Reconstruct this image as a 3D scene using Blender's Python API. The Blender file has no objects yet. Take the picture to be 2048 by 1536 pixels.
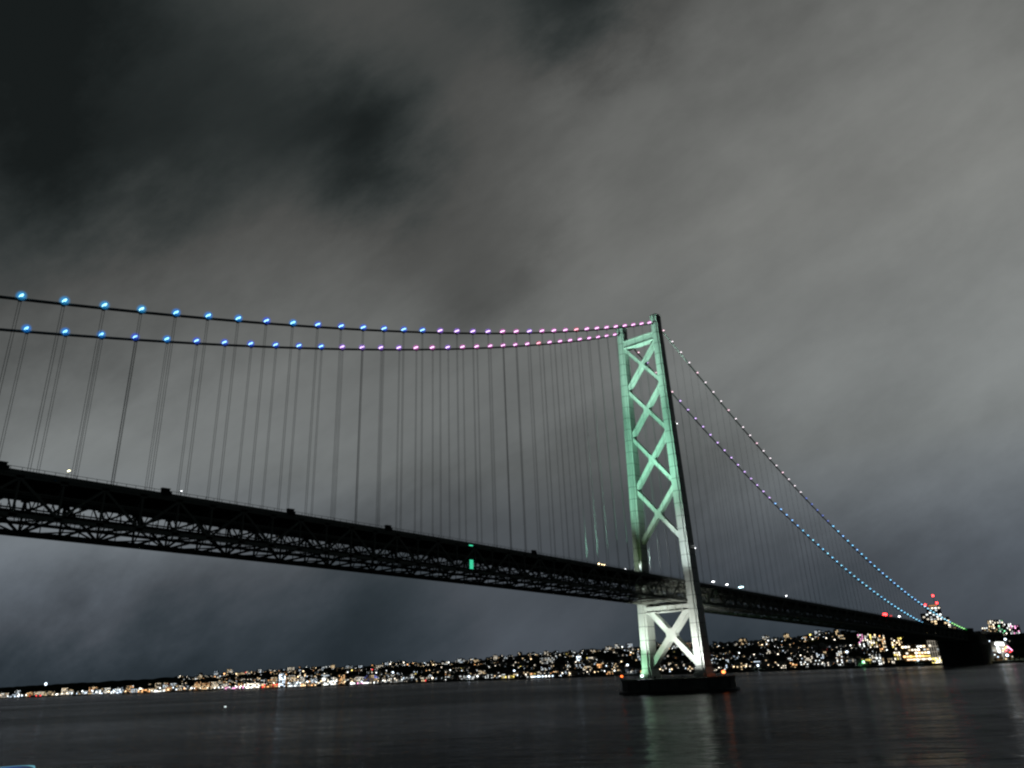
import bpy, math, random
from mathutils import Vector, Matrix

scene = bpy.context.scene
COL = scene.collection
rnd = random.Random(11)

# ------------------------------------------------------------------ camera
CX, CY, CZ = -557.24, -310.70, 18.63
YAW, PITCH, ROLL, FPX = 0.6882, 0.4007, -0.0440, 1528.85
fw = Vector((math.cos(PITCH) * math.cos(YAW), math.cos(PITCH) * math.sin(YAW), math.sin(PITCH)))
r0 = fw.cross(Vector((0, 0, 1))).normalized()
u0 = r0.cross(fw)
rt = math.cos(ROLL) * r0 + math.sin(ROLL) * u0
up = -math.sin(ROLL) * r0 + math.cos(ROLL) * u0
cam_data = bpy.data.cameras.new('camera')
cam = bpy.data.objects.new('camera', cam_data)
COL.objects.link(cam)
m = Matrix(((rt.x, up.x, -fw.x, CX), (rt.y, up.y, -fw.y, CY), (rt.z, up.z, -fw.z, CZ), (0, 0, 0, 1)))
cam.matrix_world = m
cam_data.sensor_width = 36.0
cam_data.lens = FPX / 2048 * 36.0
cam_data.shift_x = -1.37 / 2048
cam_data.shift_y = -71.68 / 2048
cam_data.clip_start = 0.5
cam_data.clip_end = 40000
scene.camera = cam

scene.view_settings.view_transform = 'Standard'
scene.view_settings.look = 'None'
scene.view_settings.exposure = 0.0
scene.view_settings.gamma = 1.0
scene.view_settings.use_curve_mapping = False
scene.render.engine = 'CYCLES'
scene.cycles.use_denoising = True
scene.cycles.max_bounces = 4
scene.cycles.diffuse_bounces = 2
scene.cycles.glossy_bounces = 3
scene.cycles.sample_clamp_indirect = 4.0
scene.cycles.pixel_filter_type = 'BLACKMAN_HARRIS'
scene.cycles.filter_width = 2.3

# ------------------------------------------------------------------ night sky: overcast lit by the city
SKY = [(0.197, 0.722, 0.663, 62, -0.0164),
       (0.300, 0.655, 0.694, 62, 0.0297),
       (0.403, 0.572, 0.714, 62, 0.0296),
       (0.508, 0.469, 0.722, 62, -0.0375),
       (0.610, 0.345, 0.713, 62, 0.0195),
       (0.708, 0.192, 0.680, 62, 0.0079),
       (0.781, 0.032, 0.623, 62, 0.1685),
       (0.171, 0.789, 0.591, 62, -0.0183),
       (0.278, 0.730, 0.625, 62, -0.0031),
       (0.384, 0.657, 0.649, 62, -0.0087),
       (0.596, 0.452, 0.663, 62, 0.0260),
       (0.703, 0.305, 0.643, 62, 0.0286),
       (0.791, 0.135, 0.597, 62, -0.0712),
       (0.841, -0.012, 0.540, 62, -0.0241),
       (0.247, 0.796, 0.552, 62, 0.0090),
       (0.470, 0.649, 0.598, 62, -0.0241),
       (0.582, 0.543, 0.605, 62, 0.0340),
       (0.690, 0.411, 0.595, 62, -0.0194),
       (0.788, 0.248, 0.564, 62, 0.0782),
       (0.856, 0.075, 0.511, 62, 0.0061),
       (0.215, 0.852, 0.477, 62, 0.0368),
       (0.329, 0.798, 0.505, 62, 0.0050),
       (0.442, 0.727, 0.526, 62, 0.0117),
       (0.666, 0.518, 0.536, 62, 0.0045),
       (0.775, 0.363, 0.517, 62, -0.0043),
       (0.860, 0.183, 0.476, 62, 0.0432),
       (0.904, 0.027, 0.427, 62, 0.0857),
       (0.293, 0.855, 0.427, 62, -0.0328),
       (0.527, 0.713, 0.462, 62, 0.0130),
       (0.645, 0.606, 0.466, 62, -0.0096),
       (0.755, 0.470, 0.457, 62, -0.0144),
       (0.852, 0.299, 0.430, 62, 0.0278),
       (0.256, 0.901, 0.350, 62, -0.0431),
       (0.375, 0.850, 0.369, 62, -0.0180),
       (0.492, 0.782, 0.383, 62, 0.0374),
       (0.610, 0.690, 0.390, 62, -0.0278),
       (0.722, 0.573, 0.387, 62, 0.1019),
       (0.831, 0.415, 0.371, 62, 0.1020),
       (0.913, 0.229, 0.338, 62, -0.0627),
       (0.951, 0.067, 0.301, 62, 0.0248),
       (0.335, 0.898, 0.285, 62, 0.0440),
       (0.455, 0.840, 0.297, 62, 0.0465),
       (0.574, 0.761, 0.304, 62, 0.0394),
       (0.692, 0.655, 0.304, 62, 0.0579),
       (0.802, 0.519, 0.296, 62, -0.0368),
       (0.897, 0.346, 0.275, 62, 0.0464),
       (0.956, 0.162, 0.244, 62, 0.1637),
       (0.295, 0.933, 0.205, 62, 0.1395),
       (0.415, 0.885, 0.213, 62, 0.0205),
       (0.532, 0.818, 0.218, 62, 0.0397),
       (0.648, 0.729, 0.219, 62, 0.0055),
       (0.759, 0.614, 0.215, 62, 0.0063),
       (0.866, 0.458, 0.203, 62, -0.0470),
       (0.945, 0.272, 0.182, 62, 0.0606),
       (0.981, 0.109, 0.159, 62, -0.0468),
       (0.368, 0.919, 0.139, 62, 0.0277),
       (0.486, 0.862, 0.142, 62, -0.0492),
       (0.602, 0.785, 0.142, 62, 0.0330),
       (0.718, 0.683, 0.138, 62, -0.0439),
       (0.824, 0.551, 0.131, 62, -0.0019),
       (0.916, 0.382, 0.118, 62, 0.0716),
       (0.975, 0.200, 0.101, 62, -0.0872),
       (0.320, 0.943, 0.087, 62, 0.0134),
       (0.438, 0.895, 0.087, 62, -0.0537),
       (0.552, 0.830, 0.085, 62, 0.0423),
       (0.664, 0.743, 0.082, 62, -0.0963),
       (0.771, 0.632, 0.076, 62, 0.0908),
       (0.874, 0.481, 0.067, 62, 0.0451),
       (0.952, 0.301, 0.055, 62, -0.0914),
       (0.989, 0.140, 0.043, 62, 0.0196),
       (0.386, 0.922, 0.041, 62, -0.0512),
       (0.500, 0.865, 0.037, 62, 0.0703),
       (0.612, 0.790, 0.033, 62, -0.0415),
       (0.723, 0.690, 0.027, 62, 0.0943),
       (0.826, 0.563, 0.021, 62, -0.0631),
       (0.916, 0.401, 0.012, 62, -0.0154),
       (0.975, 0.223, 0.003, 62, 0.1155),
       (-0.004, 0.885, 0.466, 62, 0.0250),
       (0.084, 0.981, 0.174, 62, 0.0187),
       (0.383, 0.297, 0.875, 62, 0.0596),
       (0.896, -0.186, 0.402, 62, 0.1581),
       (0.989, -0.099, 0.114, 62, 0.1866),
       (0.205, 0.709, 0.674, 230, -0.0018),
       (0.246, 0.684, 0.687, 230, -0.0028),
       (0.287, 0.655, 0.699, 230, 0.0022),
       (0.329, 0.623, 0.709, 230, 0.0035),
       (0.372, 0.588, 0.718, 230, 0.0041),
       (0.415, 0.551, 0.724, 230, 0.0116),
       (0.457, 0.511, 0.728, 230, 0.0045),
       (0.498, 0.468, 0.730, 230, 0.0034),
       (0.538, 0.423, 0.729, 230, 0.0067),
       (0.576, 0.377, 0.725, 230, -0.0305),
       (0.611, 0.330, 0.719, 230, -0.0134),
       (0.161, 0.766, 0.623, 230, -0.0023),
       (0.326, 0.664, 0.673, 230, -0.0023),
       (0.370, 0.630, 0.682, 230, -0.0078),
       (0.414, 0.594, 0.690, 230, 0.0021),
       (0.458, 0.555, 0.695, 230, 0.0117),
       (0.542, 0.469, 0.698, 230, 0.0118),
       (0.581, 0.422, 0.695, 230, -0.0052),
       (0.619, 0.375, 0.691, 230, -0.0177),
       (0.156, 0.797, 0.583, 230, -0.0020),
       (0.236, 0.756, 0.610, 230, 0.0046),
       (0.279, 0.731, 0.623, 230, 0.0041),
       (0.367, 0.671, 0.644, 230, -0.0051),
       (0.412, 0.637, 0.652, 230, -0.0084),
       (0.457, 0.599, 0.658, 230, -0.0042),
       (0.501, 0.557, 0.662, 230, -0.0084),
       (0.544, 0.514, 0.663, 230, -0.0016),
       (0.585, 0.468, 0.662, 230, 0.0116),
       (0.661, 0.371, 0.653, 230, 0.0208),
       (0.230, 0.789, 0.569, 230, 0.0038),
       (0.273, 0.766, 0.582, 230, 0.0046),
       (0.317, 0.740, 0.593, 230, -0.0028),
       (0.408, 0.678, 0.612, 230, 0.0082),
       (0.454, 0.641, 0.618, 230, -0.0037),
       (0.500, 0.601, 0.623, 230, -0.0130),
       (0.588, 0.513, 0.626, 230, 0.0051),
       (0.629, 0.465, 0.623, 230, 0.0031),
       (0.667, 0.416, 0.618, 230, 0.0099),
       (0.183, 0.838, 0.514, 230, -0.0049),
       (0.224, 0.820, 0.527, 230, -0.0068),
       (0.311, 0.775, 0.550, 230, -0.0073),
       (0.357, 0.748, 0.560, 230, -0.0126),
       (0.404, 0.717, 0.569, 230, 0.0063),
       (0.451, 0.682, 0.576, 230, 0.0073),
       (0.497, 0.644, 0.582, 230, -0.0163),
       (0.588, 0.558, 0.586, 230, 0.0099),
       (0.631, 0.510, 0.585, 230, -0.0144),
       (0.671, 0.461, 0.581, 230, 0.0047),
       (0.708, 0.410, 0.575, 230, -0.0083),
       (0.217, 0.848, 0.483, 230, -0.0098),
       (0.260, 0.830, 0.494, 230, -0.0060),
       (0.304, 0.808, 0.505, 230, 0.0041),
       (0.350, 0.782, 0.515, 230, -0.0042),
       (0.397, 0.753, 0.524, 230, -0.0022),
       (0.445, 0.721, 0.532, 230, 0.0081),
       (0.493, 0.684, 0.538, 230, -0.0034),
       (0.540, 0.644, 0.542, 230, -0.0090),
       (0.586, 0.601, 0.543, 230, 0.0152),
       (0.672, 0.506, 0.541, 230, 0.0020),
       (0.711, 0.455, 0.536, 230, 0.0256),
       (0.210, 0.874, 0.439, 230, 0.0104),
       (0.252, 0.857, 0.449, 230, 0.0021),
       (0.297, 0.837, 0.459, 230, 0.0092),
       (0.342, 0.814, 0.469, 230, 0.0161),
       (0.390, 0.787, 0.478, 230, 0.0114),
       (0.438, 0.757, 0.485, 230, 0.0071),
       (0.486, 0.723, 0.491, 230, 0.0080),
       (0.535, 0.684, 0.496, 230, 0.0103),
       (0.582, 0.643, 0.498, 230, 0.0080),
       (0.628, 0.598, 0.499, 230, 0.0015),
       (0.671, 0.550, 0.498, 230, -0.0045),
       (0.712, 0.499, 0.494, 230, 0.0245),
       (0.749, 0.447, 0.488, 230, 0.0021),
       (0.244, 0.882, 0.404, 230, 0.0082),
       (0.381, 0.818, 0.430, 230, 0.0032),
       (0.429, 0.790, 0.437, 230, -0.0037),
       (0.478, 0.758, 0.443, 230, -0.0182),
       (0.575, 0.682, 0.451, 230, 0.0143),
       (0.623, 0.639, 0.452, 230, -0.0110),
       (0.668, 0.592, 0.452, 230, -0.0322),
       (0.710, 0.542, 0.449, 230, -0.0103),
       (0.749, 0.491, 0.445, 230, -0.0059)]
world = bpy.data.worlds.new('World')
scene.world = world
world.use_nodes = True
nt = world.node_tree
nt.nodes.clear()
N = nt.nodes.new
L = nt.links.new
def wmath(op, a, b=None, c=None, clamp=False):
    n = N('ShaderNodeMath'); n.operation = op; n.use_clamp = clamp
    for i, v in enumerate((a, b, c)):
        if v is None: continue
        if isinstance(v, (int, float)): n.inputs[i].default_value = v
        else: L(v, n.inputs[i])
    return n.outputs[0]
def wvec(op, a, b):
    n = N('ShaderNodeVectorMath'); n.operation = op
    for i, v in enumerate((a, b)):
        if isinstance(v, tuple): n.inputs[i].default_value = v
        else: L(v, n.inputs[i])
    return n
tc = N('ShaderNodeTexCoord')
dirv = tc.outputs['Generated']
# clouds drawn out along the wind
def wnoise(sa, sb, detail, rough, seed=0.0):
    cx_ = N('ShaderNodeCombineXYZ')
    for k, (d_, s_) in enumerate((((0.3946, -0.7913, 0.4670), sa), ((-0.5818, 0.1783, 0.7935), sb), ((0.7112, 0.5848, 0.3901), sb))):
        L(wmath('MULTIPLY_ADD', wvec('DOT_PRODUCT', dirv, d_).outputs['Value'], s_, seed), cx_.inputs[k])
    n = N('ShaderNodeTexNoise'); n.inputs['Scale'].default_value = 1.0
    n.inputs['Detail'].default_value = detail; n.inputs['Roughness'].default_value = rough
    L(cx_.outputs[0], n.inputs['Vector']); return n
nz = wnoise(6.0, 11.0, 7, 0.62)
off = wvec('SUBTRACT', nz.outputs['Color'], (0.5, 0.5, 0.5))
offs = N('ShaderNodeVectorMath'); offs.operation = 'SCALE'; offs.inputs['Scale'].default_value = 0.16
L(off.outputs[0], offs.inputs[0])
wd = wvec('ADD', dirv, offs.outputs[0])
wn = N('ShaderNodeVectorMath'); wn.operation = 'NORMALIZE'; L(wd.outputs[0], wn.inputs[0])
acc = None
for (x, y, z, kk, w) in SKY:
    d = wvec('DOT_PRODUCT', wn.outputs[0], (x, y, z)).outputs['Value']
    e = wmath('MULTIPLY_ADD', d, float(kk), -float(kk))
    g = wmath('EXPONENT', e)
    acc = wmath('MULTIPLY_ADD', g, w, acc if acc is not None else 0.015)
n2 = wnoise(3.6, 8.5, 8, 0.6, 3.7)
mod = wmath('MULTIPLY_ADD', n2.outputs['Fac'], 0.72, 0.67)
lum = wmath('MAXIMUM', wmath('MULTIPLY', acc, mod), 0.0105)
sep = N('ShaderNodeSeparateXYZ'); L(dirv, sep.inputs[0])
cr = N('ShaderNodeValToRGB')
cr.color_ramp.elements[0].position = 0.0; cr.color_ramp.elements[0].color = (0.82, 0.98, 1.2, 1)
cr.color_ramp.elements[1].position = 0.5; cr.color_ramp.elements[1].color = (0.985, 1.01, 0.965, 1)
e_ = cr.color_ramp.elements.new(0.10); e_.color = (0.84, 0.98, 1.15, 1)
e_ = cr.color_ramp.elements.new(0.24); e_.color = (0.94, 1.01, 1.01, 1)
L(sep.outputs['Z'], cr.inputs[0])
dk_ = N('ShaderNodeMapRange'); dk_.inputs['From Min'].default_value = 0.01; dk_.inputs['From Max'].default_value = 0.07; L(lum, dk_.inputs[0])
cm = N('ShaderNodeMix'); cm.data_type = 'VECTOR'; L(dk_.outputs[0], [i_ for i_ in cm.inputs if i_.name == 'Factor' and i_.type == 'VALUE'][0]); [i_ for i_ in cm.inputs if i_.name == 'A' and i_.type == 'VECTOR'][0].default_value = (0.82, 1.03, 1.08); [i_ for i_ in cm.inputs if i_.name == 'B' and i_.type == 'VECTOR'][0].default_value = (1.0, 1.0, 1.0)
cm2 = wvec('MULTIPLY', cr.outputs['Color'], cm.outputs['Result'] if False else [o for o in cm.outputs if o.type == 'VECTOR'][0])
mul = N('ShaderNodeVectorMath'); mul.operation = 'SCALE'
L(cm2.outputs[0], mul.inputs[0]); L(lum, mul.inputs['Scale'])
bg = N('ShaderNodeBackground'); bg.inputs['Strength'].default_value = 1.05
L(mul.outputs[0], bg.inputs['Color'])
wo = N('ShaderNodeOutputWorld'); L(bg.outputs[0], wo.inputs['Surface'])

# ------------------------------------------------------------------ materials
def mat(name, color, rough=0.7, metal=0.0, spec=0.3):
    m = bpy.data.materials.new(name); m.use_nodes = True
    b = m.node_tree.nodes['Principled BSDF']
    b.inputs['Base Color'].default_value = (*color, 1); b.inputs['Roughness'].default_value = rough
    b.inputs['Metallic'].default_value = metal; b.inputs['Specular IOR Level'].default_value = spec
    return m
def noisy(name, c1, c2, scale, rough=0.8, spec=0.2, bump=0.0):
    m = mat(name, c1, rough, 0, spec); t = m.node_tree; b = t.nodes['Principled BSDF']
    tc = t.nodes.new('ShaderNodeTexCoord'); n = t.nodes.new('ShaderNodeTexNoise'); n.inputs['Scale'].default_value = scale
    n.inputs['Detail'].default_value = 6; t.links.new(tc.outputs['Object'], n.inputs['Vector'])
    r = t.nodes.new('ShaderNodeValToRGB'); r.color_ramp.elements[0].position = 0.35; r.color_ramp.elements[1].position = 0.68
    r.color_ramp.elements[0].color = (*c1, 1); r.color_ramp.elements[1].color = (*c2, 1)
    t.links.new(n.outputs['Fac'], r.inputs[0]); t.links.new(r.outputs[0], b.inputs['Base Color'])
    if bump:
        bp = t.nodes.new('ShaderNodeBump'); bp.inputs['Distance'].default_value = bump
        t.links.new(n.outputs['Fac'], bp.inputs['Height']); t.links.new(bp.outputs[0], b.inputs['Normal'])
    return m
def emis(name, color, strength, sampled=False):
    m = bpy.data.materials.new(name); m.use_nodes = True; t = m.node_tree; t.nodes.clear()
    e = t.nodes.new('ShaderNodeEmission'); e.inputs[0].default_value = (*color, 1); e.inputs[1].default_value = strength
    o = t.nodes.new('ShaderNodeOutputMaterial'); t.links.new(e.outputs[0], o.inputs[0])
    if not sampled: m.cycles.emission_sampling = 'NONE'
    return m

# tower steel: pale green-grey paint with dark block joints every 10 m, weather streaks and rust-dark smudges
steel = mat('tower_paint', (0.5, 0.53, 0.5), 0.55, 0, 0.35)
t = steel.node_tree; b = t.nodes['Principled BSDF']
tc_ = t.nodes.new('ShaderNodeTexCoord'); sx = t.nodes.new('ShaderNodeSeparateXYZ'); t.links.new(tc_.outputs['Object'], sx.inputs[0])
def tm(op, a, bb=None, cc=None):
    n = t.nodes.new('ShaderNodeMath'); n.operation = op
    for i, v in enumerate((a, bb, cc)):
        if v is None: continue
        if isinstance(v, (int, float)): n.inputs[i].default_value = v
        else: t.links.new(v, n.inputs[i])
    return n.outputs[0]
fr = tm('FRACT', tm('MULTIPLY_ADD', sx.outputs['Z'], 0.1, 0.3))
joint = tm('LESS_THAN', fr, 0.045)
mp_ = t.nodes.new('ShaderNodeMapping'); mp_.inputs['Scale'].default_value = (0.9, 0.9, 0.05); t.links.new(tc_.outputs['Object'], mp_.inputs[0])
ns_ = t.nodes.new('ShaderNodeTexNoise'); ns_.inputs['Scale'].default_value = 1.0; ns_.inputs['Detail'].default_value = 5; t.links.new(mp_.outputs[0], ns_.inputs['Vector'])
nb_ = t.nodes.new('ShaderNodeTexNoise'); nb_.inputs['Scale'].default_value = 0.35; nb_.inputs['Detail'].default_value = 7; nb_.inputs['Roughness'].default_value = 0.7; t.links.new(tc_.outputs['Object'], nb_.inputs['Vector'])
smudge = tm('GREATER_THAN', nb_.outputs['Fac'], 0.62)
fac = tm('SUBTRACT', 1.0, tm('MULTIPLY', joint, 0.75))
fac = tm('MULTIPLY', fac, tm('MULTIPLY_ADD', ns_.outputs['Fac'], 0.6, 0.66))
fac = tm('MULTIPLY', fac, tm('SUBTRACT', 1.0, tm('MULTIPLY', smudge, 0.3)))
mx = t.nodes.new('ShaderNodeVectorMath'); mx.operation = 'SCALE'; mx.inputs[0].default_value = (0.47, 0.5, 0.47)
t.links.new(fac, mx.inputs['Scale']); t.links.new(mx.outputs[0], b.inputs['Base Color'])

brace_paint = noisy('brace_paint', (0.44, 0.47, 0.44), (0.52, 0.55, 0.52), 0.25, 0.55, 0.35)
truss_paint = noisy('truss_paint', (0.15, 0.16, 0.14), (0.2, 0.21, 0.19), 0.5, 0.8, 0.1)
deck_mat = noisy('deck_steel', (0.03, 0.032, 0.032), (0.05, 0.052, 0.05), 0.3, 0.9, 0.05)
cable_mat = noisy('cable_wrap', (0.10, 0.11, 0.11), (0.14, 0.15, 0.15), 0.8, 0.6, 0.2)
rope_mat = mat('hanger_rope', (0.10, 0.10, 0.10), 0.7, 0, 0.1)
concrete = noisy('pier_concrete', (0.09, 0.09, 0.085), (0.14, 0.14, 0.13), 0.18, 0.9, 0.1)
wet = noisy('fender_rubber', (0.02, 0.02, 0.02), (0.035, 0.035, 0.035), 0.4, 0.6, 0.2)
anch_mat = noisy('anchorage_concrete', (0.05, 0.05, 0.048), (0.08, 0.08, 0.075), 0.06, 0.95, 0.05)
hill_mat = noisy('hill_vegetation', (0.012, 0.016, 0.012), (0.03, 0.035, 0.025), 0.01, 1.0, 0.0)
dark_metal = mat('dark_metal', (0.05, 0.05, 0.05), 0.6, 0.3, 0.3)
wallm = [noisy('render_wall_grey', (0.12, 0.12, 0.12), (0.18, 0.18, 0.17), 0.1), noisy('render_wall_buff', (0.16, 0.13, 0.10), (0.22, 0.18, 0.14), 0.1),
         noisy('render_wall_dark', (0.05, 0.05, 0.055), (0.08, 0.08, 0.08), 0.1), noisy('tile_wall_red', (0.12, 0.07, 0.05), (0.17, 0.10, 0.07), 0.1)]

# ------------------------------------------------------------------ mesh helpers
class MB:
    def __init__(s): s.v = []; s.f = []; s.m = []
    def add(s, vs, fs, mi=0):
        k = len(s.v); s.v += [tuple(p) for p in vs]; s.f += [tuple(i + k for i in f) for f in fs]; s.m += [mi] * len(fs)
    def box(s, x0, x1, y0, y1, z0, z1, mi=0):
        s.add([(x0, y0, z0), (x1, y0, z0), (x1, y1, z0), (x0, y1, z0), (x0, y0, z1), (x1, y0, z1), (x1, y1, z1), (x0, y1, z1)],
              [(0, 3, 2, 1), (4, 5, 6, 7), (0, 1, 5, 4), (1, 2, 6, 5), (2, 3, 7, 6), (3, 0, 4, 7)], mi)
    def bar(s, a, b, w, h, upv=(0, 0, 1), mi=0):
        a = Vector(a); b = Vector(b); d = (b - a)
        if d.length < 1e-6: return
        d.normalize(); u = Vector(upv); side = d.cross(u)
        if side.length < 1e-3: side = d.cross(Vector((1, 0, 0)))
        side.normalize(); u = side.cross(d).normalized()
        vs = [p + side * (w / 2 * sx) + u * (h / 2 * sz) for p in (a, b) for sx, sz in ((-1, -1), (1, -1), (1, 1), (-1, 1))]
        s.add(vs, [(0, 3, 2, 1), (4, 5, 6, 7), (0, 1, 5, 4), (1, 2, 6, 5), (2, 3, 7, 6), (3, 0, 4, 7)], mi)
    def tube(s, pts, r, n=8, mi=0):
        k = len(s.v); P = [Vector(p) for p in pts]
        for i, p in enumerate(P):
            d = (P[min(i + 1, len(P) - 1)] - P[max(i - 1, 0)]).normalized()
            a = d.cross(Vector((0, 0, 1)))
            if a.length < 1e-3: a = d.cross(Vector((1, 0, 0)))
            a.normalize(); c = a.cross(d)
            rr = r[i] if isinstance(r, (list, tuple)) else r
            for j in range(n):
                t_ = 2 * math.pi * j / n; s.v.append(tuple(p + a * (rr * math.cos(t_)) + c * (rr * math.sin(t_))))
        for i in range(len(P) - 1):
            for j in range(n):
                s.f.append((k + i * n + j, k + i * n + (j + 1) % n, k + (i + 1) * n + (j + 1) % n, k + (i + 1) * n + j)); s.m.append(mi)
        s.f.append(tuple(k + j for j in range(n))[::-1]); s.m.append(mi)
        s.f.append(tuple(k + (len(P) - 1) * n + j for j in range(n))); s.m.append(mi)
    def ball(s, c, rx, ry, rz, n=10, k=6, mi=0):
        vs = []; fs = []
        for i in range(1, k):
            ph = math.pi * i / k
            for j in range(n):
                th = 2 * math.pi * j / n
                vs.append((c[0] + rx * math.sin(ph) * math.cos(th), c[1] + ry * math.sin(ph) * math.sin(th), c[2] + rz * math.cos(ph)))
        top = len(vs); vs.append((c[0], c[1], c[2] + rz)); vs.append((c[0], c[1], c[2] - rz))
        for i in range(k - 2):
            for j in range(n): fs.append((i * n + j, (i + 1) * n + j, (i + 1) * n + (j + 1) % n, i * n + (j + 1) % n))
        for j in range(n):
            fs.append((top, j, (j + 1) % n)); fs.append((top + 1, (k - 2) * n + (j + 1) % n, (k - 2) * n + j))
        s.add(vs, fs, mi)
    def loft(s, rings, mi=0):
        n = len(rings[0]); k = len(s.v)
        for r in rings: s.v += [tuple(p) for p in r]
        for i in range(len(rings) - 1):
            for j in range(n):
                s.f.append((k + i * n + j, k + i * n + (j + 1) % n, k + (i + 1) * n + (j + 1) % n, k + (i + 1) * n + j)); s.m.append(mi)
        s.f.append(tuple(k + j for j in range(n))[::-1]); s.m.append(mi)
        s.f.append(tuple(k + (len(rings) - 1) * n + j for j in range(n))); s.m.append(mi)
    def build(s, name, mats, parent=None, loc=(0, 0, 0), smooth=False):
        me = bpy.data.meshes.new(name); me.from_pydata(s.v, [], s.f)
        if not isinstance(mats, (list, tuple)): mats = [mats]
        for mm in mats: me.materials.append(mm)
        if len(mats) > 1: me.polygons.foreach_set('material_index', s.m)
        if smooth: me.polygons.foreach_set('use_smooth', [True] * len(me.polygons))
        me.update(); o = bpy.data.objects.new(name, me); COL.objects.link(o); o.location = loc
        if parent is not None: o.parent = parent
        return o
def empty(name, loc=(0, 0, 0), rz=0, parent=None):
    o = bpy.data.objects.new(name, None); COL.objects.link(o); o.location = loc; o.rotation_euler.z = rz
    o.empty_display_size = 1.0
    if parent is not None: o.parent = parent
    return o
def tag(o, label=None, cat=None, group=None, kind=None):
    if label: o['label'] = label
    if cat: o['category'] = cat
    if group: o['group'] = group
    if kind: o['kind'] = kind
    return o
def project(p):
    d = Vector(p) - Vector((CX, CY, CZ)); z = d.dot(fw)
    return (1024 + 1.37 + FPX * d.dot(rt) / z, 768 - 71.68 - FPX * d.dot(up) / z)
def azimuth_point(px, py, dist):
    d = (fw * FPX + rt * (px - 1025.37) + up * (696.3 - py)); h = math.hypot(d.x, d.y)
    return (CX + d.x / h * dist, CY + d.y / h * dist, CZ + d.z / h * dist)

# ------------------------------------------------------------------ water
def grid_axis(lo, hi, n): return [lo + (hi - lo) * i / n for i in range(n + 1)]
w = MB(); w.add([(-9000, -9000, 0), (14000, -9000, 0), (14000, 14000, 0), (-9000, 14000, 0)], [(0, 1, 2, 3)])
water_mat = bpy.data.materials.new('sea_water'); water_mat.use_nodes = True
t = water_mat.node_tree; t.nodes.clear()
tc_ = t.nodes.new('ShaderNodeTexCoord')
def dotn(v):
    n = t.nodes.new('ShaderNodeVectorMath'); n.operation = 'DOT_PRODUCT'; t.links.new(tc_.outputs['Object'], n.inputs[0]); n.inputs[1].default_value = v; return n.outputs['Value']
WA = 0.53
along, across = dotn((math.cos(WA), math.sin(WA), 0)), dotn((-math.sin(WA), math.cos(WA), 0))
def wn_(la, lc, det, rough=0.5):   # crest lengths in metres along and across the wind
    cx_ = t.nodes.new('ShaderNodeCombineXYZ'); t.links.new(tm('MULTIPLY', along, 1 / la), cx_.inputs[0]); t.links.new(tm('MULTIPLY', across, 1 / lc), cx_.inputs[1])
    n = t.nodes.new('ShaderNodeTexNoise'); n.inputs['Scale'].default_value = 1.0; n.inputs['Detail'].default_value = det; n.inputs['Roughness'].default_value = rough
    t.links.new(cx_.outputs[0], n.inputs['Vector']); return n.outputs['Fac']
swell = wn_(16, 60, 2); chop = wn_(4.5, 14, 3); rip = wn_(1.2, 3.0, 3); patch = wn_(260, 700, 4, 0.55)
hsum = tm('ADD', tm('MULTIPLY', swell, 3.4), tm('ADD', tm('MULTIPLY', chop, 1.7), tm('MULTIPLY', rip, 0.3)))
bp = t.nodes.new('ShaderNodeBump'); bp.inputs['Strength'].default_value = 1.0; bp.inputs['Distance'].default_value = 0.8
t.links.new(hsum, bp.inputs['Height'])
gl = t.nodes.new('ShaderNodeBsdfGlossy'); rgh = t.nodes.new('ShaderNodeMapRange'); rgh.inputs['From Min'].default_value = 0.36; rgh.inputs['From Max'].default_value = 0.64; rgh.inputs['To Min'].default_value = 0.11; rgh.inputs['To Max'].default_value = 0.22
t.links.new(wn_(11, 70, 4, 0.6), rgh.inputs[0]); t.links.new(rgh.outputs[0], gl.inputs['Roughness'])
pr = t.nodes.new('ShaderNodeMapRange'); pr.inputs['From Min'].default_value = 0.38; pr.inputs['From Max'].default_value = 0.62
pr.inputs['To Min'].default_value = 0.30; pr.inputs['To Max'].default_value = 0.56; t.links.new(patch, pr.inputs[0])
cc_ = t.nodes.new('ShaderNodeCombineXYZ'); t.links.new(pr.outputs[0], cc_.inputs[0]); t.links.new(pr.outputs[0], cc_.inputs[1]); t.links.new(pr.outputs[0], cc_.inputs[2])
t.links.new(cc_.outputs[0], gl.inputs['Color']); t.links.new(bp.outputs[0], gl.inputs['Normal'])
df = t.nodes.new('ShaderNodeBsdfDiffuse'); df.inputs['Color'].default_value = (0.012, 0.016, 0.015, 1)
fz = t.nodes.new('ShaderNodeFresnel'); fz.inputs['IOR'].default_value = 1.33; t.links.new(bp.outputs[0], fz.inputs['Normal'])
ms_ = t.nodes.new('ShaderNodeMixShader'); t.links.new(fz.outputs[0], ms_.inputs[0]); t.links.new(df.outputs[0], ms_.inputs[1]); t.links.new(gl.outputs[0], ms_.inputs[2])
ow = t.nodes.new('ShaderNodeOutputMaterial'); t.links.new(ms_.outputs[0], ow.inputs['Surface'])
water = w.build('water', water_mat); tag(water, kind='structure')

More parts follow.
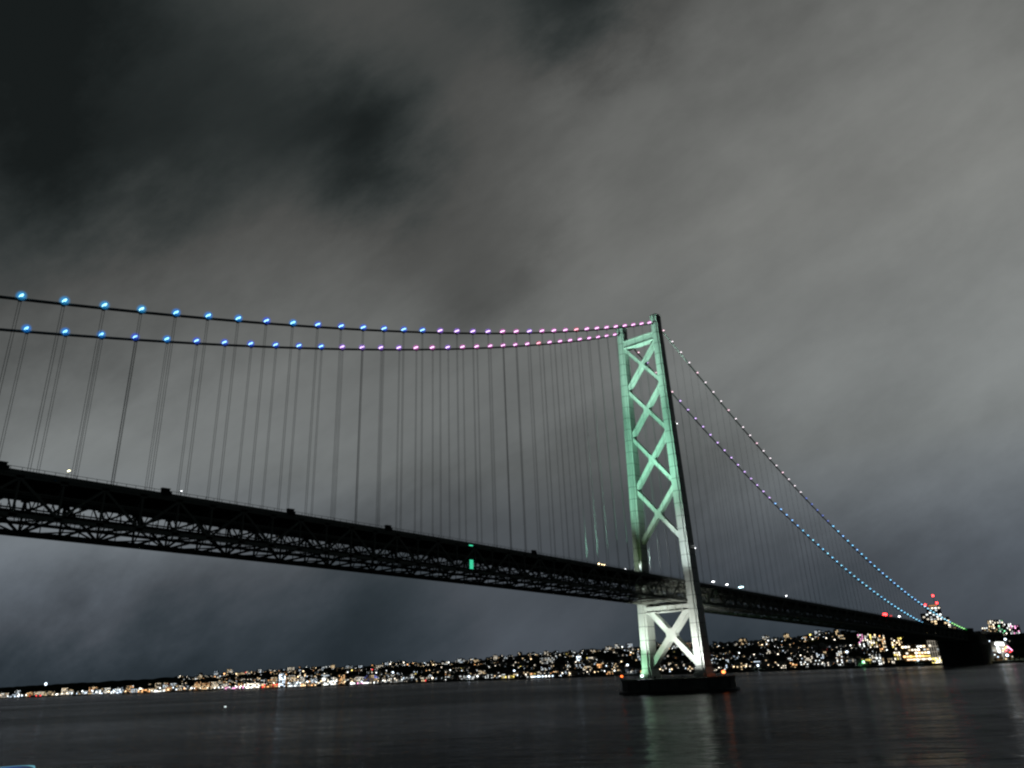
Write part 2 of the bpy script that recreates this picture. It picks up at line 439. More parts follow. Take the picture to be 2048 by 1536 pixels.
# ------------------------------------------------------------------ far shore
SHORE = [(-3000, 800), (-1500, 900), (-300, 960), (0, 985), (400, 1000), (900, 1130), (1500, 1220), (2500, 1200), (3500, 1160), (6000, 1060), (9500, 1000)]
RIDGE = [(-3000, 60), (-600, 70), (-120, 62), (100, 40), (260, 52), (500, 74), (700, 66), (1000, 70), (1500, 74), (2100, 62), (2600, 66), (3300, 66), (4200, 62), (5200, 60), (9500, 60)]
def interp(T, y):
    if y <= T[0][0]: return T[0][1]
    for (a, va), (c, vc) in zip(T, T[1:]):
        if y <= c:
            k = (y - a) / (c - a); k = k * k * (3 - 2 * k); return va + (vc - va) * k
    return T[-1][1]
def hnoise(x, y):
    return (math.sin(x * 0.011 + 1.3) * math.sin(y * 0.009 + 0.4) + 0.6 * math.sin(x * 0.027 + y * 0.017) + 0.4 * math.sin(y * 0.043 - x * 0.02 + 2))
def ground(x, y):
    s = x - interp(SHORE, y)
    if s < 0: return -3 + max(s, -40) * 0.1
    lowland = 3.0 + 3.5 * min(s / 130, 1)
    k = min(max((s - 110) / 720, 0), 1); k = k * k * (3 - 2 * k)
    return lowland + k * (interp(RIDGE, y) + 6 * hnoise(x, y)) + (4 * max(0, (s - 830)) / 1000)
g = MB()
xs = []; s_ = -40
while s_ < 1500: xs.append(s_); s_ += 8 if s_ < 40 else 40
xs += [1600, 2400, 5000]
ys = grid_axis(-3000, 9500, 400)
g.v = [(interp(SHORE, y) + s, y, ground(interp(SHORE, y) + s, y)) for y in ys for s in xs]
nx = len(xs)
g.f = [(j * nx + i, j * nx + i + 1, (j + 1) * nx + i + 1, (j + 1) * nx + i) for j in range(len(ys) - 1) for i in range(nx - 1)]
g.m = [0] * len(g.f)
hill = g.build('hill_terrain', hill_mat); tag(hill, kind='structure')

# seawall along the shore
sw = MB()
for a in range(-600, 6500, 50):
    y0, y1 = a, a + 50; x0, x1 = interp(SHORE, y0), interp(SHORE, y1)
    sw.add([(x0 - 3, y0, -2), (x1 - 3, y1, -2), (x1 + 2, y1, -2), (x0 + 2, y0, -2), (x0 - 1, y0, 3.6), (x1 - 1, y1, 3.6), (x1 + 2, y1, 3.6), (x0 + 2, y0, 3.6)],
           [(4, 5, 6, 7), (0, 1, 5, 4), (2, 3, 7, 6)])
o = sw.build('sea_wall', anch_mat); tag(o, 'long low dark sea wall where the lit town meets the water', 'wall')

# ================================================================== the bridge
bridge = tag(empty('suspension_bridge'), 'long suspension bridge with green lit steel tower and strings of coloured cable lamps', 'bridge')
def zb(x):
    if x <= 0:
        s = min(-x, 924); return 62.8 + 0.0305 * s - 0.0000165 * s * s
    return 62.8 - 0.0293 * x
PL = 14.2
X0, X1 = -64 * PL, 65 * PL
TH = 14.0

# ---- tower
tower = empty('bridge_tower', parent=bridge)
def leg_y(z, s):   # s=-1 near leg, +1 far leg
    k = (z - 10) / 287.0
    return -(21.8 + (17.75 - 21.8) * k) if s < 0 else 24.3 + (17.75 - 24.3) * k
def leg_dims(z):
    k = min(max((z - 10) / 287.0, 0), 1)
    return 7.6 - 1.3 * k, 14.6 - 5.0 * k
def ring(z, s, grow=0.0):
    w_, d_ = leg_dims(z); w_ = w_ / 2 + grow; d_ = d_ / 2 + grow; n_ = 1.5 - 0.3 * (z / 300); cy = leg_y(z, s)
    pts = [(-d_, -w_ + n_), (-d_, w_ - n_), (-d_ + n_, w_ - n_), (-d_ + n_, w_), (d_ - n_, w_), (d_ - n_, w_ - n_), (d_, w_ - n_), (d_, -w_ + n_), (d_ - n_, -w_ + n_), (d_ - n_, -w_), (-d_ + n_, -w_), (-d_ + n_, -w_ + n_)]
    return [(x, cy + y, z) for x, y in pts][::-1]
for s in (-1, 1):
    lg = MB(); lg.loft([ring(z, s) for z in [13 + i * 7.1 for i in range(41)]])
    leg = lg.build('tower_leg', steel, tower)
    fo = MB(); fo.loft([ring(10, s, 1.4), ring(12.6, s, 1.4), ring(13.0, s, 0.9), ring(16.0, s, 0.35)]); fo.build('leg_foot', brace_paint, tower)
    sd = MB(); cy = leg_y(297, s)
    sd.box(-4.2, -1.6, cy - 3.0, cy + 3.0, 297.0, 303.2); sd.box(1.6, 4.2, cy - 3.0, cy + 3.0, 297.0, 304.6); sd.box(-1.6, 1.6, cy - 2.4, cy + 2.4, 297, 300.2)
    sd.add([(-4.4, cy - 3.2, 303.2), (4.4, cy - 3.2, 304.6), (4.4, cy + 3.2, 304.6), (-4.4, cy + 3.2, 303.2), (-3.6, cy - 2.4, 305.4), (3.6, cy - 2.4, 306.6), (3.6, cy + 2.4, 306.6), (-3.6, cy + 2.4, 305.4)],
           [(0, 3, 2, 1), (4, 5, 6, 7), (0, 1, 5, 4), (1, 2, 6, 5), (2, 3, 7, 6), (3, 0, 4, 7)])
    sd.build('saddle_housing', steel, tower)
def inner(z, s): return leg_y(z, s) - s * (leg_dims(z)[0] / 2 - 0.6)
def cross_brace(z0, z1, th, dep):
    bb = MB()
    a0, a1 = Vector((0, inner(z0, -1), z0)), Vector((0, inner(z1, 1), z1))
    c0, c1 = Vector((0, inner(z0, 1), z0)), Vector((0, inner(z1, -1), z1))
    bb.bar(a0, a1, dep, th, (0, 0, 1)); bb.bar(c0, c1, dep - 0.06, th, (0, 0, 1))
    # flange plates give the braces their double-edged look
    for p, q in ((a0, a1), (c0, c1)):
        d = (q - p).normalized(); nrm = Vector((1, 0, 0)).cross(d)
        for sg in (-1, 1): bb.bar(p + nrm * sg * (th / 2 + 0.12), q + nrm * sg * (th / 2 + 0.12), dep + 0.6, 0.24, (0, 0, 1))
    # octagonal gusset at the crossing
    t0 = (a1 - a0); t1 = (c1 - c0)
    k = ((c0.y - a0.y) * t1.z - (c0.z - a0.z) * t1.y) / (t0.y * t1.z - t0.z * t1.y)
    c = a0 + t0 * k; R = th * 1.2
    rg = lambda x: [(x, c.y + R * math.cos(math.pi / 8 + i * math.pi / 4), c.z + R * 1.15 * math.sin(math.pi / 8 + i * math.pi / 4)) for i in range(8)]
    bb.loft([rg(-dep / 2 - 0.1), rg(dep / 2 + 0.1)])
    return bb.build('cross_brace', brace_paint, tower)
for z0, z1, th, dp in ((19, 60.5, 3.8, 5.4), (111, 153, 2.8, 4.2), (156, 198.5, 2.7, 4.1), (201, 241, 2.6, 4.0), (244, 281, 2.5, 3.9)):
    cross_brace(z0, z1, th, dp)
bm = MB(); bm.box(-3.2, 3.2, inner(286, -1), inner(286, 1), 282.6, 288.6); bm.box(-4.0, 4.0, inner(286, -1), inner(286, 1), 288.6, 289.1); bm.box(-4.0, 4.0, inner(286, -1), inner(286, 1), 282.1, 282.6)
bm.build('top_beam', brace_paint, tower)
bm = MB(); bm.box(-4.5, 4.5, inner(60, -1), inner(60, 1), 57.2, 61.4); bm.box(-5.4, 5.4, inner(60, -1), inner(60, 1), 56.8, 57.2)
for yy in (-12, -6, 0, 6, 12): bm.box(-5.2, 5.2, yy - 0.2, yy + 0.2, 57.2, 61.2)
bm.build('support_beam', brace_paint, tower)
# access platforms with small lamps on the tower's outer corner
lamp_white = emis('lamp_white', (0.95, 0.97, 1.0), 9)
lamp_warm = emis('lamp_warm', (1.0, 0.78, 0.42), 9)
lamp_red = emis('lamp_red', (1.0, 0.03, 0.03), 14)
lamp_orange = emis('lamp_orange', (1.0, 0.16, 0.03), 3.5)
for z in (204, 102):
    pf = MB(); y_ = leg_y(z, -1) - leg_dims(z)[0] / 2
    pf.box(-4, 4, y_ - 1.4, y_ - 0.02, z - 0.15, z); pf.box(-4, 4, y_ - 1.4, y_ - 1.3, z + 0.9, z + 1.0)
    for xx in (-3.9, -1.3, 1.3, 3.9): pf.box(xx - 0.05, xx + 0.05, y_ - 1.4, y_ - 1.3, z, z + 0.9)
    q = pf.build('access_platform', dark_metal, tower)
    pf = MB(); pf.box(2.6, 3.8, y_ - 1.7, y_ - 1.45, z + 0.1, z + 0.35); pf.build('platform_lamp', lamp_white, tower)

# ---- stiffening truss and road deck (parts of the bridge)
nodes_x = [i * PL for i in range(-64, 66)]
for s in (-1, 1):
    tr = MB(); yy = s * 17.75
    for i in range(len(nodes_x) - 1):
        a, c = nodes_x[i], nodes_x[i + 1]; za, zc = zb(a), zb(c)
        tr.bar((a, yy, za + 0.45), (c, yy, zc + 0.45), 1.0, 1.5); tr.bar((a, yy, za + TH - 0.45), (c, yy, zc + TH - 0.45), 1.0, 1.1)
        if i % 2 == 0: tr.bar((a, yy, za + 0.9), (c, yy, zc + TH - 0.9), 0.85, 0.85)
        else: tr.bar((a, yy, za + TH - 0.9), (c, yy, zc + 0.9), 0.85, 0.85)
        tr.bar((a, yy, za + 0.9), (a, yy, za + TH - 0.9), 0.7, 0.7, (1, 0, 0))
        mx_, mz_ = (a + c) / 2, (za + zc) / 2
        tr.bar((mx_, yy, mz_ + 0.9), (mx_, yy, mz_ + 8.4), 0.3, 0.3, (1, 0, 0)); tr.bar((a, yy, za + 8.4), (c, yy, zc + 8.4), 0.4, 0.4)
        # gusset plates
        tr.box(a - 1.3, a + 1.3, yy - 0.5, yy + 0.5, za + 0.1, za + 1.5); tr.box(a - 1.3, a + 1.3, yy - 0.5, yy + 0.5, za + TH - 1.6, za + TH - 0.2)
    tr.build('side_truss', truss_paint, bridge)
lb = MB()
for i in range(len(nodes_x) - 1):
    a, c = nodes_x[i], nodes_x[i + 1]; za, zc = zb(a) + 0.5, zb(c) + 0.5
    lb.box(a - 0.3, a + 0.3, -17.3, 17.3, za - 0.3, za + 0.5)
    if i % 2 == 0: lb.bar((a, -17.3, za), (c, -0.2, zc), 0.5, 0.5); lb.bar((a, 17.3, za), (c, 0.2, zc), 0.5, 0.5)
    else: lb.bar((a, -0.2, za), (c, -17.3, zc), 0.5, 0.5); lb.bar((a, 0.2, za), (c, 17.3, zc), 0.5, 0.5)
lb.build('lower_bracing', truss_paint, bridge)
ff = MB()
for a in nodes_x:
    z = zb(a)
    ff.box(a - 0.35, a + 0.35, -17.2, 17.2, z + 12.6, z + 13.4); ff.box(a - 0.3, a + 0.3, -14.6, 14.6, z + 8.1, z + 8.7)
    ff.bar((a, -17.3, z + 12.8), (a, -14.2, z + 8.4), 0.5, 0.5, (1, 0, 0)); ff.bar((a, 17.3, z + 12.8), (a, 14.2, z + 8.4), 0.5, 0.5, (1, 0, 0))
    ys_ = [-14.2 + 4.733 * k for k in range(7)]
    for k in range(6):
        p, q = (8.4, 12.9) if k % 2 else (12.9, 8.4)
        ff.bar((a, ys_[k], z + p), (a, ys_[k + 1], z + q), 0.36, 0.36, (1, 0, 0))
    ff.bar((a, -17.2, z + 1.0), (a, -9.5, z + 8.3), 0.42, 0.42, (1, 0, 0)); ff.bar((a, 17.2, z + 1.0), (a, 9.5, z + 8.3), 0.42, 0.42, (1, 0, 0))
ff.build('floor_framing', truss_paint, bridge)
wk = MB()
for i in range(len(nodes_x) - 1):
    a, c = nodes_x[i], nodes_x[i + 1]; za, zc = zb(a), zb(c)
    for yy, h, ww, hh in ((-7.5, 2.4, 0.5, 0.5), (7.5, 2.4, 0.5, 0.5), (0, 5.6, 0.45, 0.45), (3.0, 5.6, 0.45, 0.45), (-14.2, 8.4, 0.6, 0.6), (14.2, 8.4, 0.6, 0.6), (-9.5, 8.4, 0.5, 0.5), (9.5, 8.4, 0.5, 0.5)):
        wk.bar((a, yy, za + h), (c, yy, zc + h), ww, hh)
    wk.bar((a, 0, za + 1.4), (c, 0, zc + 1.4), 4.2, 0.35); wk.bar((a, -14.5, za + 1.0), (c, -14.5, zc + 1.0), 1.6, 0.5); wk.bar((a, 14.5, za + 1.0), (c, 14.5, zc + 1.0), 1.6, 0.5)
    for k in range(3):
        xx = a + (k + 0.5) * PL / 3; zz = za + (zc - za) * (k + 0.5) / 3; wk.bar((xx, -1.9, zz + 1.4), (xx, -4.0, zz + 8.3), 0.22, 0.22, (1, 0, 0)); wk.bar((xx, 1.9, zz + 1.4), (xx, 4.0, zz + 8.3), 0.22, 0.22, (1, 0, 0))
    for yy in (-1.6, 1.6): wk.bar((a, yy, za + 2.5), (c, yy, zc + 2.5), 0.12, 0.12)
wk.build('maintenance_walkway', truss_paint, bridge)
rd = MB()
for i in range(len(nodes_x) - 1):
    a, c = nodes_x[i], nodes_x[i + 1]; za, zc = zb(a) + TH, zb(c) + TH
    rd.add([(a, -18.2, za), (c, -18.2, zc), (c, 18.2, zc), (a, 18.2, za), (a, -18.2, za + 0.8), (c, -18.2, zc + 0.8), (c, 18.2, zc + 0.8), (a, 18.2, za + 0.8)],
           [(0, 3, 2, 1), (4, 5, 6, 7), (0, 1, 5, 4), (2, 3, 7, 6)])
    for yy in (-13.5, -9, -4.5, 0, 4.5, 9, 13.5): rd.bar((a, yy, za - 0.4), (c, yy, zc - 0.4), 0.4, 0.8)
    for k in range(3): rd.box(a + k * PL / 3 + 0.2, a + k * PL / 3 + 0.5, -17.2, 17.2, (za + (zc - za) * k / 3) - 0.7, za + (zc - za) * k / 3 - 0.02)
road = rd.build('road_deck', deck_mat, bridge)
for s in (-1, 1):
    gr = MB(); yy = s * 18.3
    for i in range(len(nodes_x) - 1):
        a, c = nodes_x[i], nodes_x[i + 1]; za, zc = zb(a) + TH, zb(c) + TH
        gr.bar((a, yy, za + 0.8), (c, yy, zc + 0.8), 0.3, 1.6); gr.bar((a, yy, za + 2.55), (c, yy, zc + 2.55), 0.14, 0.14)
        for k in range(4):
            xx = a + k * PL / 4; zz = za + (zc - za) * k / 4; gr.box(xx - 0.06, xx + 0.06, yy - 0.07, yy + 0.07, zz + 1.6, zz + 2.5)
    gr.build('guard_rail', truss_paint, road)
for x in (-475, -418, -361, -304.5, -190):
    cb = MB(); z = zb(x) + TH + 0.8
    cb.box(x - 1.5, x + 1.5, -18.9, -17.4, z, z + 2.4); cb.box(x - 1.7, x + 1.7, -19.0, -17.3, z + 2.4, z + 2.6); cb.box(x + 1.5, x + 2.4, -18.7, -17.6, z, z + 1.5)
    cb.build('service_cabinet', deck_mat, road)
# deck lamps and signals seen along the near parapet
def deck_lamp(x, z, m, rr_=0.5, ln=1.1):
    q = MB(); z0 = zb(x) + TH + 1.6
    q.bar((x, -17.0, z0 - 0.6), (x, -17.0, z), 0.12, 0.12, (1, 0, 0), 0); q.ball((x, -17.0, z), rr_ * 0.7, ln * 0.8, rr_ * 0.5, 8, 5, 1)
    q.box(x - 0.5, x + 0.5, -17.7, -16.3, z + rr_ * 0.7, z + rr_ * 0.7 + 0.12, 0)
    q.build('deck_lamp', [dark_metal, m], road)
for x, z, m_, r_, l_ in ((-453.4, 91.5, emis('lamp_pale_yellow', (1, 0.95, 0.6), 6), 0.45, 1.3), (-411, 90.2, lamp_white, 0.2, 0.7), (-120, 82.6, lamp_warm, 0.7, 0.8), (-116.5, 82.4, lamp_warm, 0.45, 0.5), (-113.5, 82.4, lamp_warm, 0.5, 0.5),
                         (-88, 81.4, lamp_white, 0.2, 0.8), (43.6, 79.9, lamp_white, 0.7, 1.6), (68.6, 79.0, lamp_white, 0.7, 1.6), (95.2, 78.2, emis('lamp_cyan_white', (0.6, 0.92, 1.0), 9), 0.9, 3.0), (193, 75.0, lamp_white, 0.7, 0.9),
                         (557, 64.6, lamp_white, 1.3, 1.6)):
    deck_lamp(x, z, m_, r_, l_)
deck_lamp(496.5, 65.4, lamp_red, 3.2, 3.4); deck_lamp(521, 64.4, emis('lamp_dim_red', (1, 0.1, 0.1), 1.2), 1.5, 2)
# green lane signal under the deck edge
sg = MB(); x = -245.6
sg.box(x - 1.6, x + 1.6, -18.9, -18.35, 70.7, 75.9, 0)
for k in range(9): sg.box(x - 1.4, x + 1.4, -19.0, -18.9, 70.95 + k * 0.54, 71.25 + k * 0.54, 1)
sgm = emis('signal_green', (0.08, 1.0, 0.55), 1.1)
sg.build('signal_panel', [dark_metal, sgm], bridge)
sg = MB(); sg.box(x - 1.4, x + 1.4, -19.0, -18.7, 83.1, 83.5, 1); sg.box(x - 1.6, x + 1.6, -18.7, -18.5, 82.9, 83.7, 0)
sg.build('signal_bar', [dark_metal, sgm], bridge)

# ---- cables, hangers, cable lamps
ZT, ZM, ZA, SAG = 298.86, 97.61, 49.72, 47.92
def zlamp(x):
    if x <= 0: return ZM + (ZT - ZM) * ((x + 995.5) / 995.5) ** 2
    k = x / 960.0; return ZT + (ZA - ZT) * k - 4 * SAG * k * (1 - k)
LIFT = 1.15
def zc(x): return zlamp(x) - LIFT
pal = {'pink': ((1.0, 0.62, 1.0), (0.6, 0.12, 0.5)), 'violet': ((0.85, 0.6, 1.0), (0.28, 0.12, 0.75)), 'blue': ((0.35, 0.75, 1.0), (0.02, 0.10, 0.9)),
       'azure': ((0.32, 0.82, 1.0), (0.01, 0.26, 0.9)), 'cyan': ((0.42, 0.92, 1.0), (0.02, 0.36, 0.85)), 'red': ((1.0, 0.5, 0.6), (0.6, 0.08, 0.2)),
       'rose': ((1.0, 0.75, 0.85), (0.35, 0.08, 0.16)), 'pale': ((1.0, 0.9, 0.95), (0.2, 0.14, 0.18)), 'green': ((0.45, 1.0, 0.35), (0.02, 0.5, 0.06)), 'dimblue': ((0.35, 0.5, 1.0), (0.04, 0.07, 0.5))}
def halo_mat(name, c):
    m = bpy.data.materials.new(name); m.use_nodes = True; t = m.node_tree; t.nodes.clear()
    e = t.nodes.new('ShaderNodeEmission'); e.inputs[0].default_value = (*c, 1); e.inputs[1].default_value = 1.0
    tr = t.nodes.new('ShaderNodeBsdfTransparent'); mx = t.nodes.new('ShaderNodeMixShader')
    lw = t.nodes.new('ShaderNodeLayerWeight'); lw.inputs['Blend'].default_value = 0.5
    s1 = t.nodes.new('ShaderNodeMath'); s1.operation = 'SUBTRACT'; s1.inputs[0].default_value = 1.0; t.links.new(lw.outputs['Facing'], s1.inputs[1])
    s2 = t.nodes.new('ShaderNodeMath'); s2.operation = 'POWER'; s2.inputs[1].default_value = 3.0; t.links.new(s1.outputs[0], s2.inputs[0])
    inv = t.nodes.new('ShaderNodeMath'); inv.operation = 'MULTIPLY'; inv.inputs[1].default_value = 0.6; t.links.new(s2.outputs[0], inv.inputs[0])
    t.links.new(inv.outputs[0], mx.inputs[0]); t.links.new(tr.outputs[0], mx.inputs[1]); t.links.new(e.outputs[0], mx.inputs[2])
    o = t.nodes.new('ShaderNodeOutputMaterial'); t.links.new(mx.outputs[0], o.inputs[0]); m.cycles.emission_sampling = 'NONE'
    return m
lamp_mesh = {}; side_mesh = {}
for k, (core, halo) in pal.items():
    cm_, hm_ = emis('lamp_core_' + k, core, 1.6 if k == 'dimblue' else 5.0, True), halo_mat('lamp_halo_' + k, halo)
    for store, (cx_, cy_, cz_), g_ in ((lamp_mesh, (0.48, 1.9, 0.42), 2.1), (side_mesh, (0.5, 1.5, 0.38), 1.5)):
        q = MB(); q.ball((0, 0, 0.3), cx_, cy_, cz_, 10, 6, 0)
        q.ball((0, 0, 0.25), g_, g_ * 1.15, g_, 18, 12, 1)  # added see-through shell, its emission paints the coloured glare round the lamp
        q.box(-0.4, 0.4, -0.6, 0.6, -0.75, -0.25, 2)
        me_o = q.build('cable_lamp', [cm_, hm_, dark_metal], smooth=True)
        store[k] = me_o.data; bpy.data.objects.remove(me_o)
def main_colour(near, j):
    j2 = j if near else j - 3
    if j2 < 3: return 'pink'
    if j2 < 19: return 'red' if j == 8 else ('violet' if j2 > 15 or (j2 > 9 and j2 % 3 == 0) else 'pink')
    if j2 < 24: return 'blue'
    if j2 < 28: return 'azure' if j2 % 2 else 'blue'
    return 'azure' if j2 < 30 else 'cyan'
def side_colour(near, j):
    if near:
        if j < 20: return ['rose', 'pale', 'pale', 'pale'][j % 4]
        if j < 25: return 'dimblue'
        if j < 48: return 'azure' if j % 3 else 'blue'
        return 'cyan' if j < 58 else 'green'
    if j < 6: return 'rose' if j % 2 else 'violet'
    if j < 20: return 'violet'
    if j < 25: return 'blue'
    return ('azure' if j % 3 else 'cyan') if j < 58 else 'green'
for s in (-1, 1):
    near = s < 0; yy = s * 17.75
    cb = MB()
    xs_ = [X0 + (0 - X0) * i / 110 for i in range(111)]; cb.tube([(x, yy, zc(x)) for x in xs_], 0.58, 10)
    xs_ = [0 + 955 * i / 110 for i in range(111)]; cb.tube([(x, yy, zc(x)) for x in xs_], 0.58, 10)
    # hand ropes above the cable
    cable = cb.build('main_cable', cable_mat, bridge, smooth=True)
    n_lamp = 0
    for j in range(0, 40 if near else 38):
        x = -((11.93 if near else 12.47) + PL * j)
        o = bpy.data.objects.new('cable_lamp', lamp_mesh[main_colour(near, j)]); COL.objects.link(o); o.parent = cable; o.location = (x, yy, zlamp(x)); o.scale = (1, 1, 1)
    for j in range(0, 65):
        x = 11.29 + PL * j
        sc_ = 1.0
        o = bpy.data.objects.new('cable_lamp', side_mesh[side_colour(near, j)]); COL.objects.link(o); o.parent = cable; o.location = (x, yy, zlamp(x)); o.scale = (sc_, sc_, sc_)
    for j in range(-38, 62):
        x = -(11.93 + PL * (-j - 1)) if j < 0 else 11.29 + PL * j
        zt_, z0 = zc(x), zb(x) + TH - 0.3
        if zt_ - z0 < 2: continue
        h = MB(); r_ = (0.085 if x < -150 else 0.07) if x < 0 else 0.045
        for dx in (-0.42, 0.42): h.tube([(x + dx, yy, z0), (x + dx, yy, zt_)], r_, 6)
        h.box(x - 0.55, x + 0.55, yy - 0.66, yy + 0.66, zt_ - 0.8, zt_ + 0.66)
        h.build('hanger', rope_mat, cable)

# ---- pier
pier = empty('tower_pier', (0, 1.2, 0))
pm = MB(); nn = 72
def circ(r, z): return [(r * math.cos(2 * math.pi * i / nn), r * math.sin(2 * math.pi * i / nn), z) for i in range(nn)]
pm.loft([circ(41.5, -12), circ(41.5, 8.6), circ(42.3, 8.6), circ(42.3, 10.0)])
pm.build('caisson', concrete, pier)
pm = MB(); pm.loft([circ(44.5, -2), circ(44.5, 1.6), circ(43.6, 2.0), circ(41.52, 2.0)]); pm.build('fender_ring', wet, pier)
pm = MB()
for i in range(nn):
    a, c = circ(41.7, 11.1)[i], circ(41.7, 11.1)[(i + 1) % nn]; pm.bar(a, c, 0.1, 0.1)
    pm.bar((a[0], a[1], 10.0), a, 0.08, 0.08, (1, 0, 0))
pm.build('railing', dark_metal, pier)
pm = MB()
for i in range(0, nn, 6):
    a = circ(41.52, 0)[i]; d = Vector((a[0], a[1], 0)).normalized(); pm.bar((a[0] + d.x * 0.25, a[1] + d.y * 0.25, 2.0), (a[0] + d.x * 0.25, a[1] + d.y * 0.25, 8.4), 0.6, 0.4, (d.x, d.y, 0))
pm.build('mooring_post', wet, pier)
tag(pier, 'dark round concrete pier in the sea carrying the lit bridge tower', 'bridge pier')

def beacon(name, loc, m, r_, label, cat, h=1.6):
    q = empty(name, loc)
    a = MB(); a.tube([(0, 0, 0), (0, 0, h)], 0.12, 8); a.box(-0.5, 0.5, -0.5, 0.5, 0, 0.15); a.build('post', dark_metal, q)
    a = MB(); a.ball((0, 0, h + r_ * 0.8), r_, r_, r_ * 0.8, 12, 8); a.build('lamp', m, q, smooth=True)
    a = MB(); a.tube([(0, 0, h + r_ * 1.6), (0, 0, h + r_ * 1.6 + 0.3)], 0.4, 8); a.build('cap', dark_metal, q)
    return tag(q, label, cat, 'warning lights on the pier')
def point_light(name, loc, color, power, radius, parent=None):
    ld = bpy.data.lights.new(name, 'POINT'); ld.color = color; ld.energy = power; ld.shadow_soft_size = radius
    o = bpy.data.objects.new(name, ld); COL.objects.link(o); o.location = loc
    if parent: o.parent = parent
    return o
def down_light(name, loc, color, power, radius, parent, size=130):
    me_ = bpy.data.lights.new(name, 'SPOT'); me_.color = color; me_.energy = power; me_.shadow_soft_size = radius
    me_.spot_size = math.radians(size); me_.spot_blend = 0.8
    q_ = bpy.data.objects.new(name, me_); COL.objects.link(q_); q_.location = loc; q_.parent = parent; return q_
b1 = beacon('warning_light', (-20.5, 37.4, 10), lamp_orange, 1.0, 'orange warning light on the pier rim by the far tower leg', 'warning light')
b2 = beacon('warning_light', (-1.5, -37.5, 10), emis('lamp_orange_bright', (1.0, 0.22, 0.06), 4.5), 1.4, 'larger orange warning light on the pier rim beside the black side of the near leg', 'warning light')
down_light('beacon_light', (0, 0, 4.6), (1, 0.14, 0.03), 1400, 0.4, b2, 165)
b3 = beacon('work_light', (-36.5, 9.5, 10), emis('lamp_blue_white', (0.75, 0.82, 1.0), 5), 1.0, 'bright bluish white work light on the pier rim between the tower legs', 'work light')
down_light('work_glow', (0, 0, 4.2), (0.8, 0.86, 1.0), 6000, 0.4, b3, 160)

# floodlights that light the tower
def flood(loc, aim, color, power, size=70, blend=0.6, radius=1.5, label=''):
    q = empty('floodlight', loc); d = (Vector(aim) - Vector(loc)).normalized()
    a = MB(); a.box(-0.6, 0.6, -0.6, 0.6, 0, 0.2); a.tube([(0, 0, 0.2), (0, 0, 0.9)], 0.14, 8); a.build('bracket', dark_metal, q)
    a = MB(); a.bar(Vector((0, 0, 1.3)) - d * 0.5, Vector((0, 0, 1.3)) + d * 0.35, 1.1, 0.9); a.build('housing', dark_metal, q)
    ld = bpy.data.lights.new('flood_spot', 'SPOT'); ld.color = color; ld.energy = power; ld.spot_size = math.radians(size); ld.spot_blend = blend; ld.shadow_soft_size = radius
    o = bpy.data.objects.new('flood_spot', ld); COL.objects.link(o); o.parent = q; o.location = Vector((0, 0, 1.3)) + d * 2.2
    o.rotation_euler = d.to_track_quat('-Z', 'Y').to_euler()
    tag(q, label, 'floodlight', 'floodlights aimed at the bridge tower')
    return q
GREEN = (0.42, 1.0, 0.71); WHITE = (0.86, 1.0, 0.93)
zdk = zb(-45) + TH + 0.8
GREEN2 = (0.58, 1.0, 0.8)
def dk(x): return zb(x) + TH + 0.8
flood((-35, -22.5, 10), (-6, -21, 46), (0.97, 1.0, 0.95), 1.6e5, 96, 0.7, label='floodlight on the pier rim aimed straight up the front of the near tower leg')
flood((-38, 14, 10), (-4, 24, 58), (0.88, 1.0, 0.9), 1.75e5, 60, 0.7, label='floodlight on the pier rim aimed up the lower part of the far tower leg')
flood((-38, -2, 10), (0, 2, 56), (1.0, 1.0, 0.86), 0.6e5, 84, 0.8, label='floodlight on the pier rim aimed at the lower cross brace')
flood((-26, 34, 10), (0, 27, 26), (0.5, 1.0, 0.62), 0.4e5, 80, 0.8, label='green floodlight at the pier edge aimed at the foot of the far leg')
flood((-78, -17.0, dk(-78)), (-6, -20, 106), (0.86, 1.0, 0.98), 3.4e5, 38, 0.85, label='white floodlight on the road deck edge aimed at the near leg just above the deck')
flood((-62, -16.5, dk(-62)), (-5, -19, 160), (0.6, 1.0, 0.8), 2.2e5, 36, 0.9, label='pale floodlight on the road deck edge aimed at the middle of the near leg')
flood((-95, -9, dk(-95)), (-3, -16, 215), GREEN, 0.82e6, 46, 0.95, label='green floodlight on the road deck aimed at the upper half of the near leg')
flood((-95, 9, dk(-95)), (-3, 15, 195), GREEN, 0.85e6, 60, 0.95, label='green floodlight on the road deck aimed at the upper half of the far leg')
flood((-120, 3, dk(-120)), (-3, 0, 276), GREEN2, 2.9e6, 24, 0.95, label='pale green floodlight further out on the deck aimed at the tower top')
flood((-30, 16.6, dk(-30)), (-5, 21, 105), (0.6, 1.0, 0.4), 0.07e5, 60, 0.9, label='yellow green floodlight on the deck near the far leg')
flood((-70, 0, dk(-70)), (-2, 0, 132), (0.7, 1.0, 0.78), 1.5e5, 40, 0.9, label='pale floodlight on the road deck aimed at the lowest brace above the deck')
flood((46, -12, dk(46)), (28, -17.7, 285), (0.7, 1.0, 0.82), 5e6, 16, 0.9, label='floodlight behind the tower aimed up at the near cable')

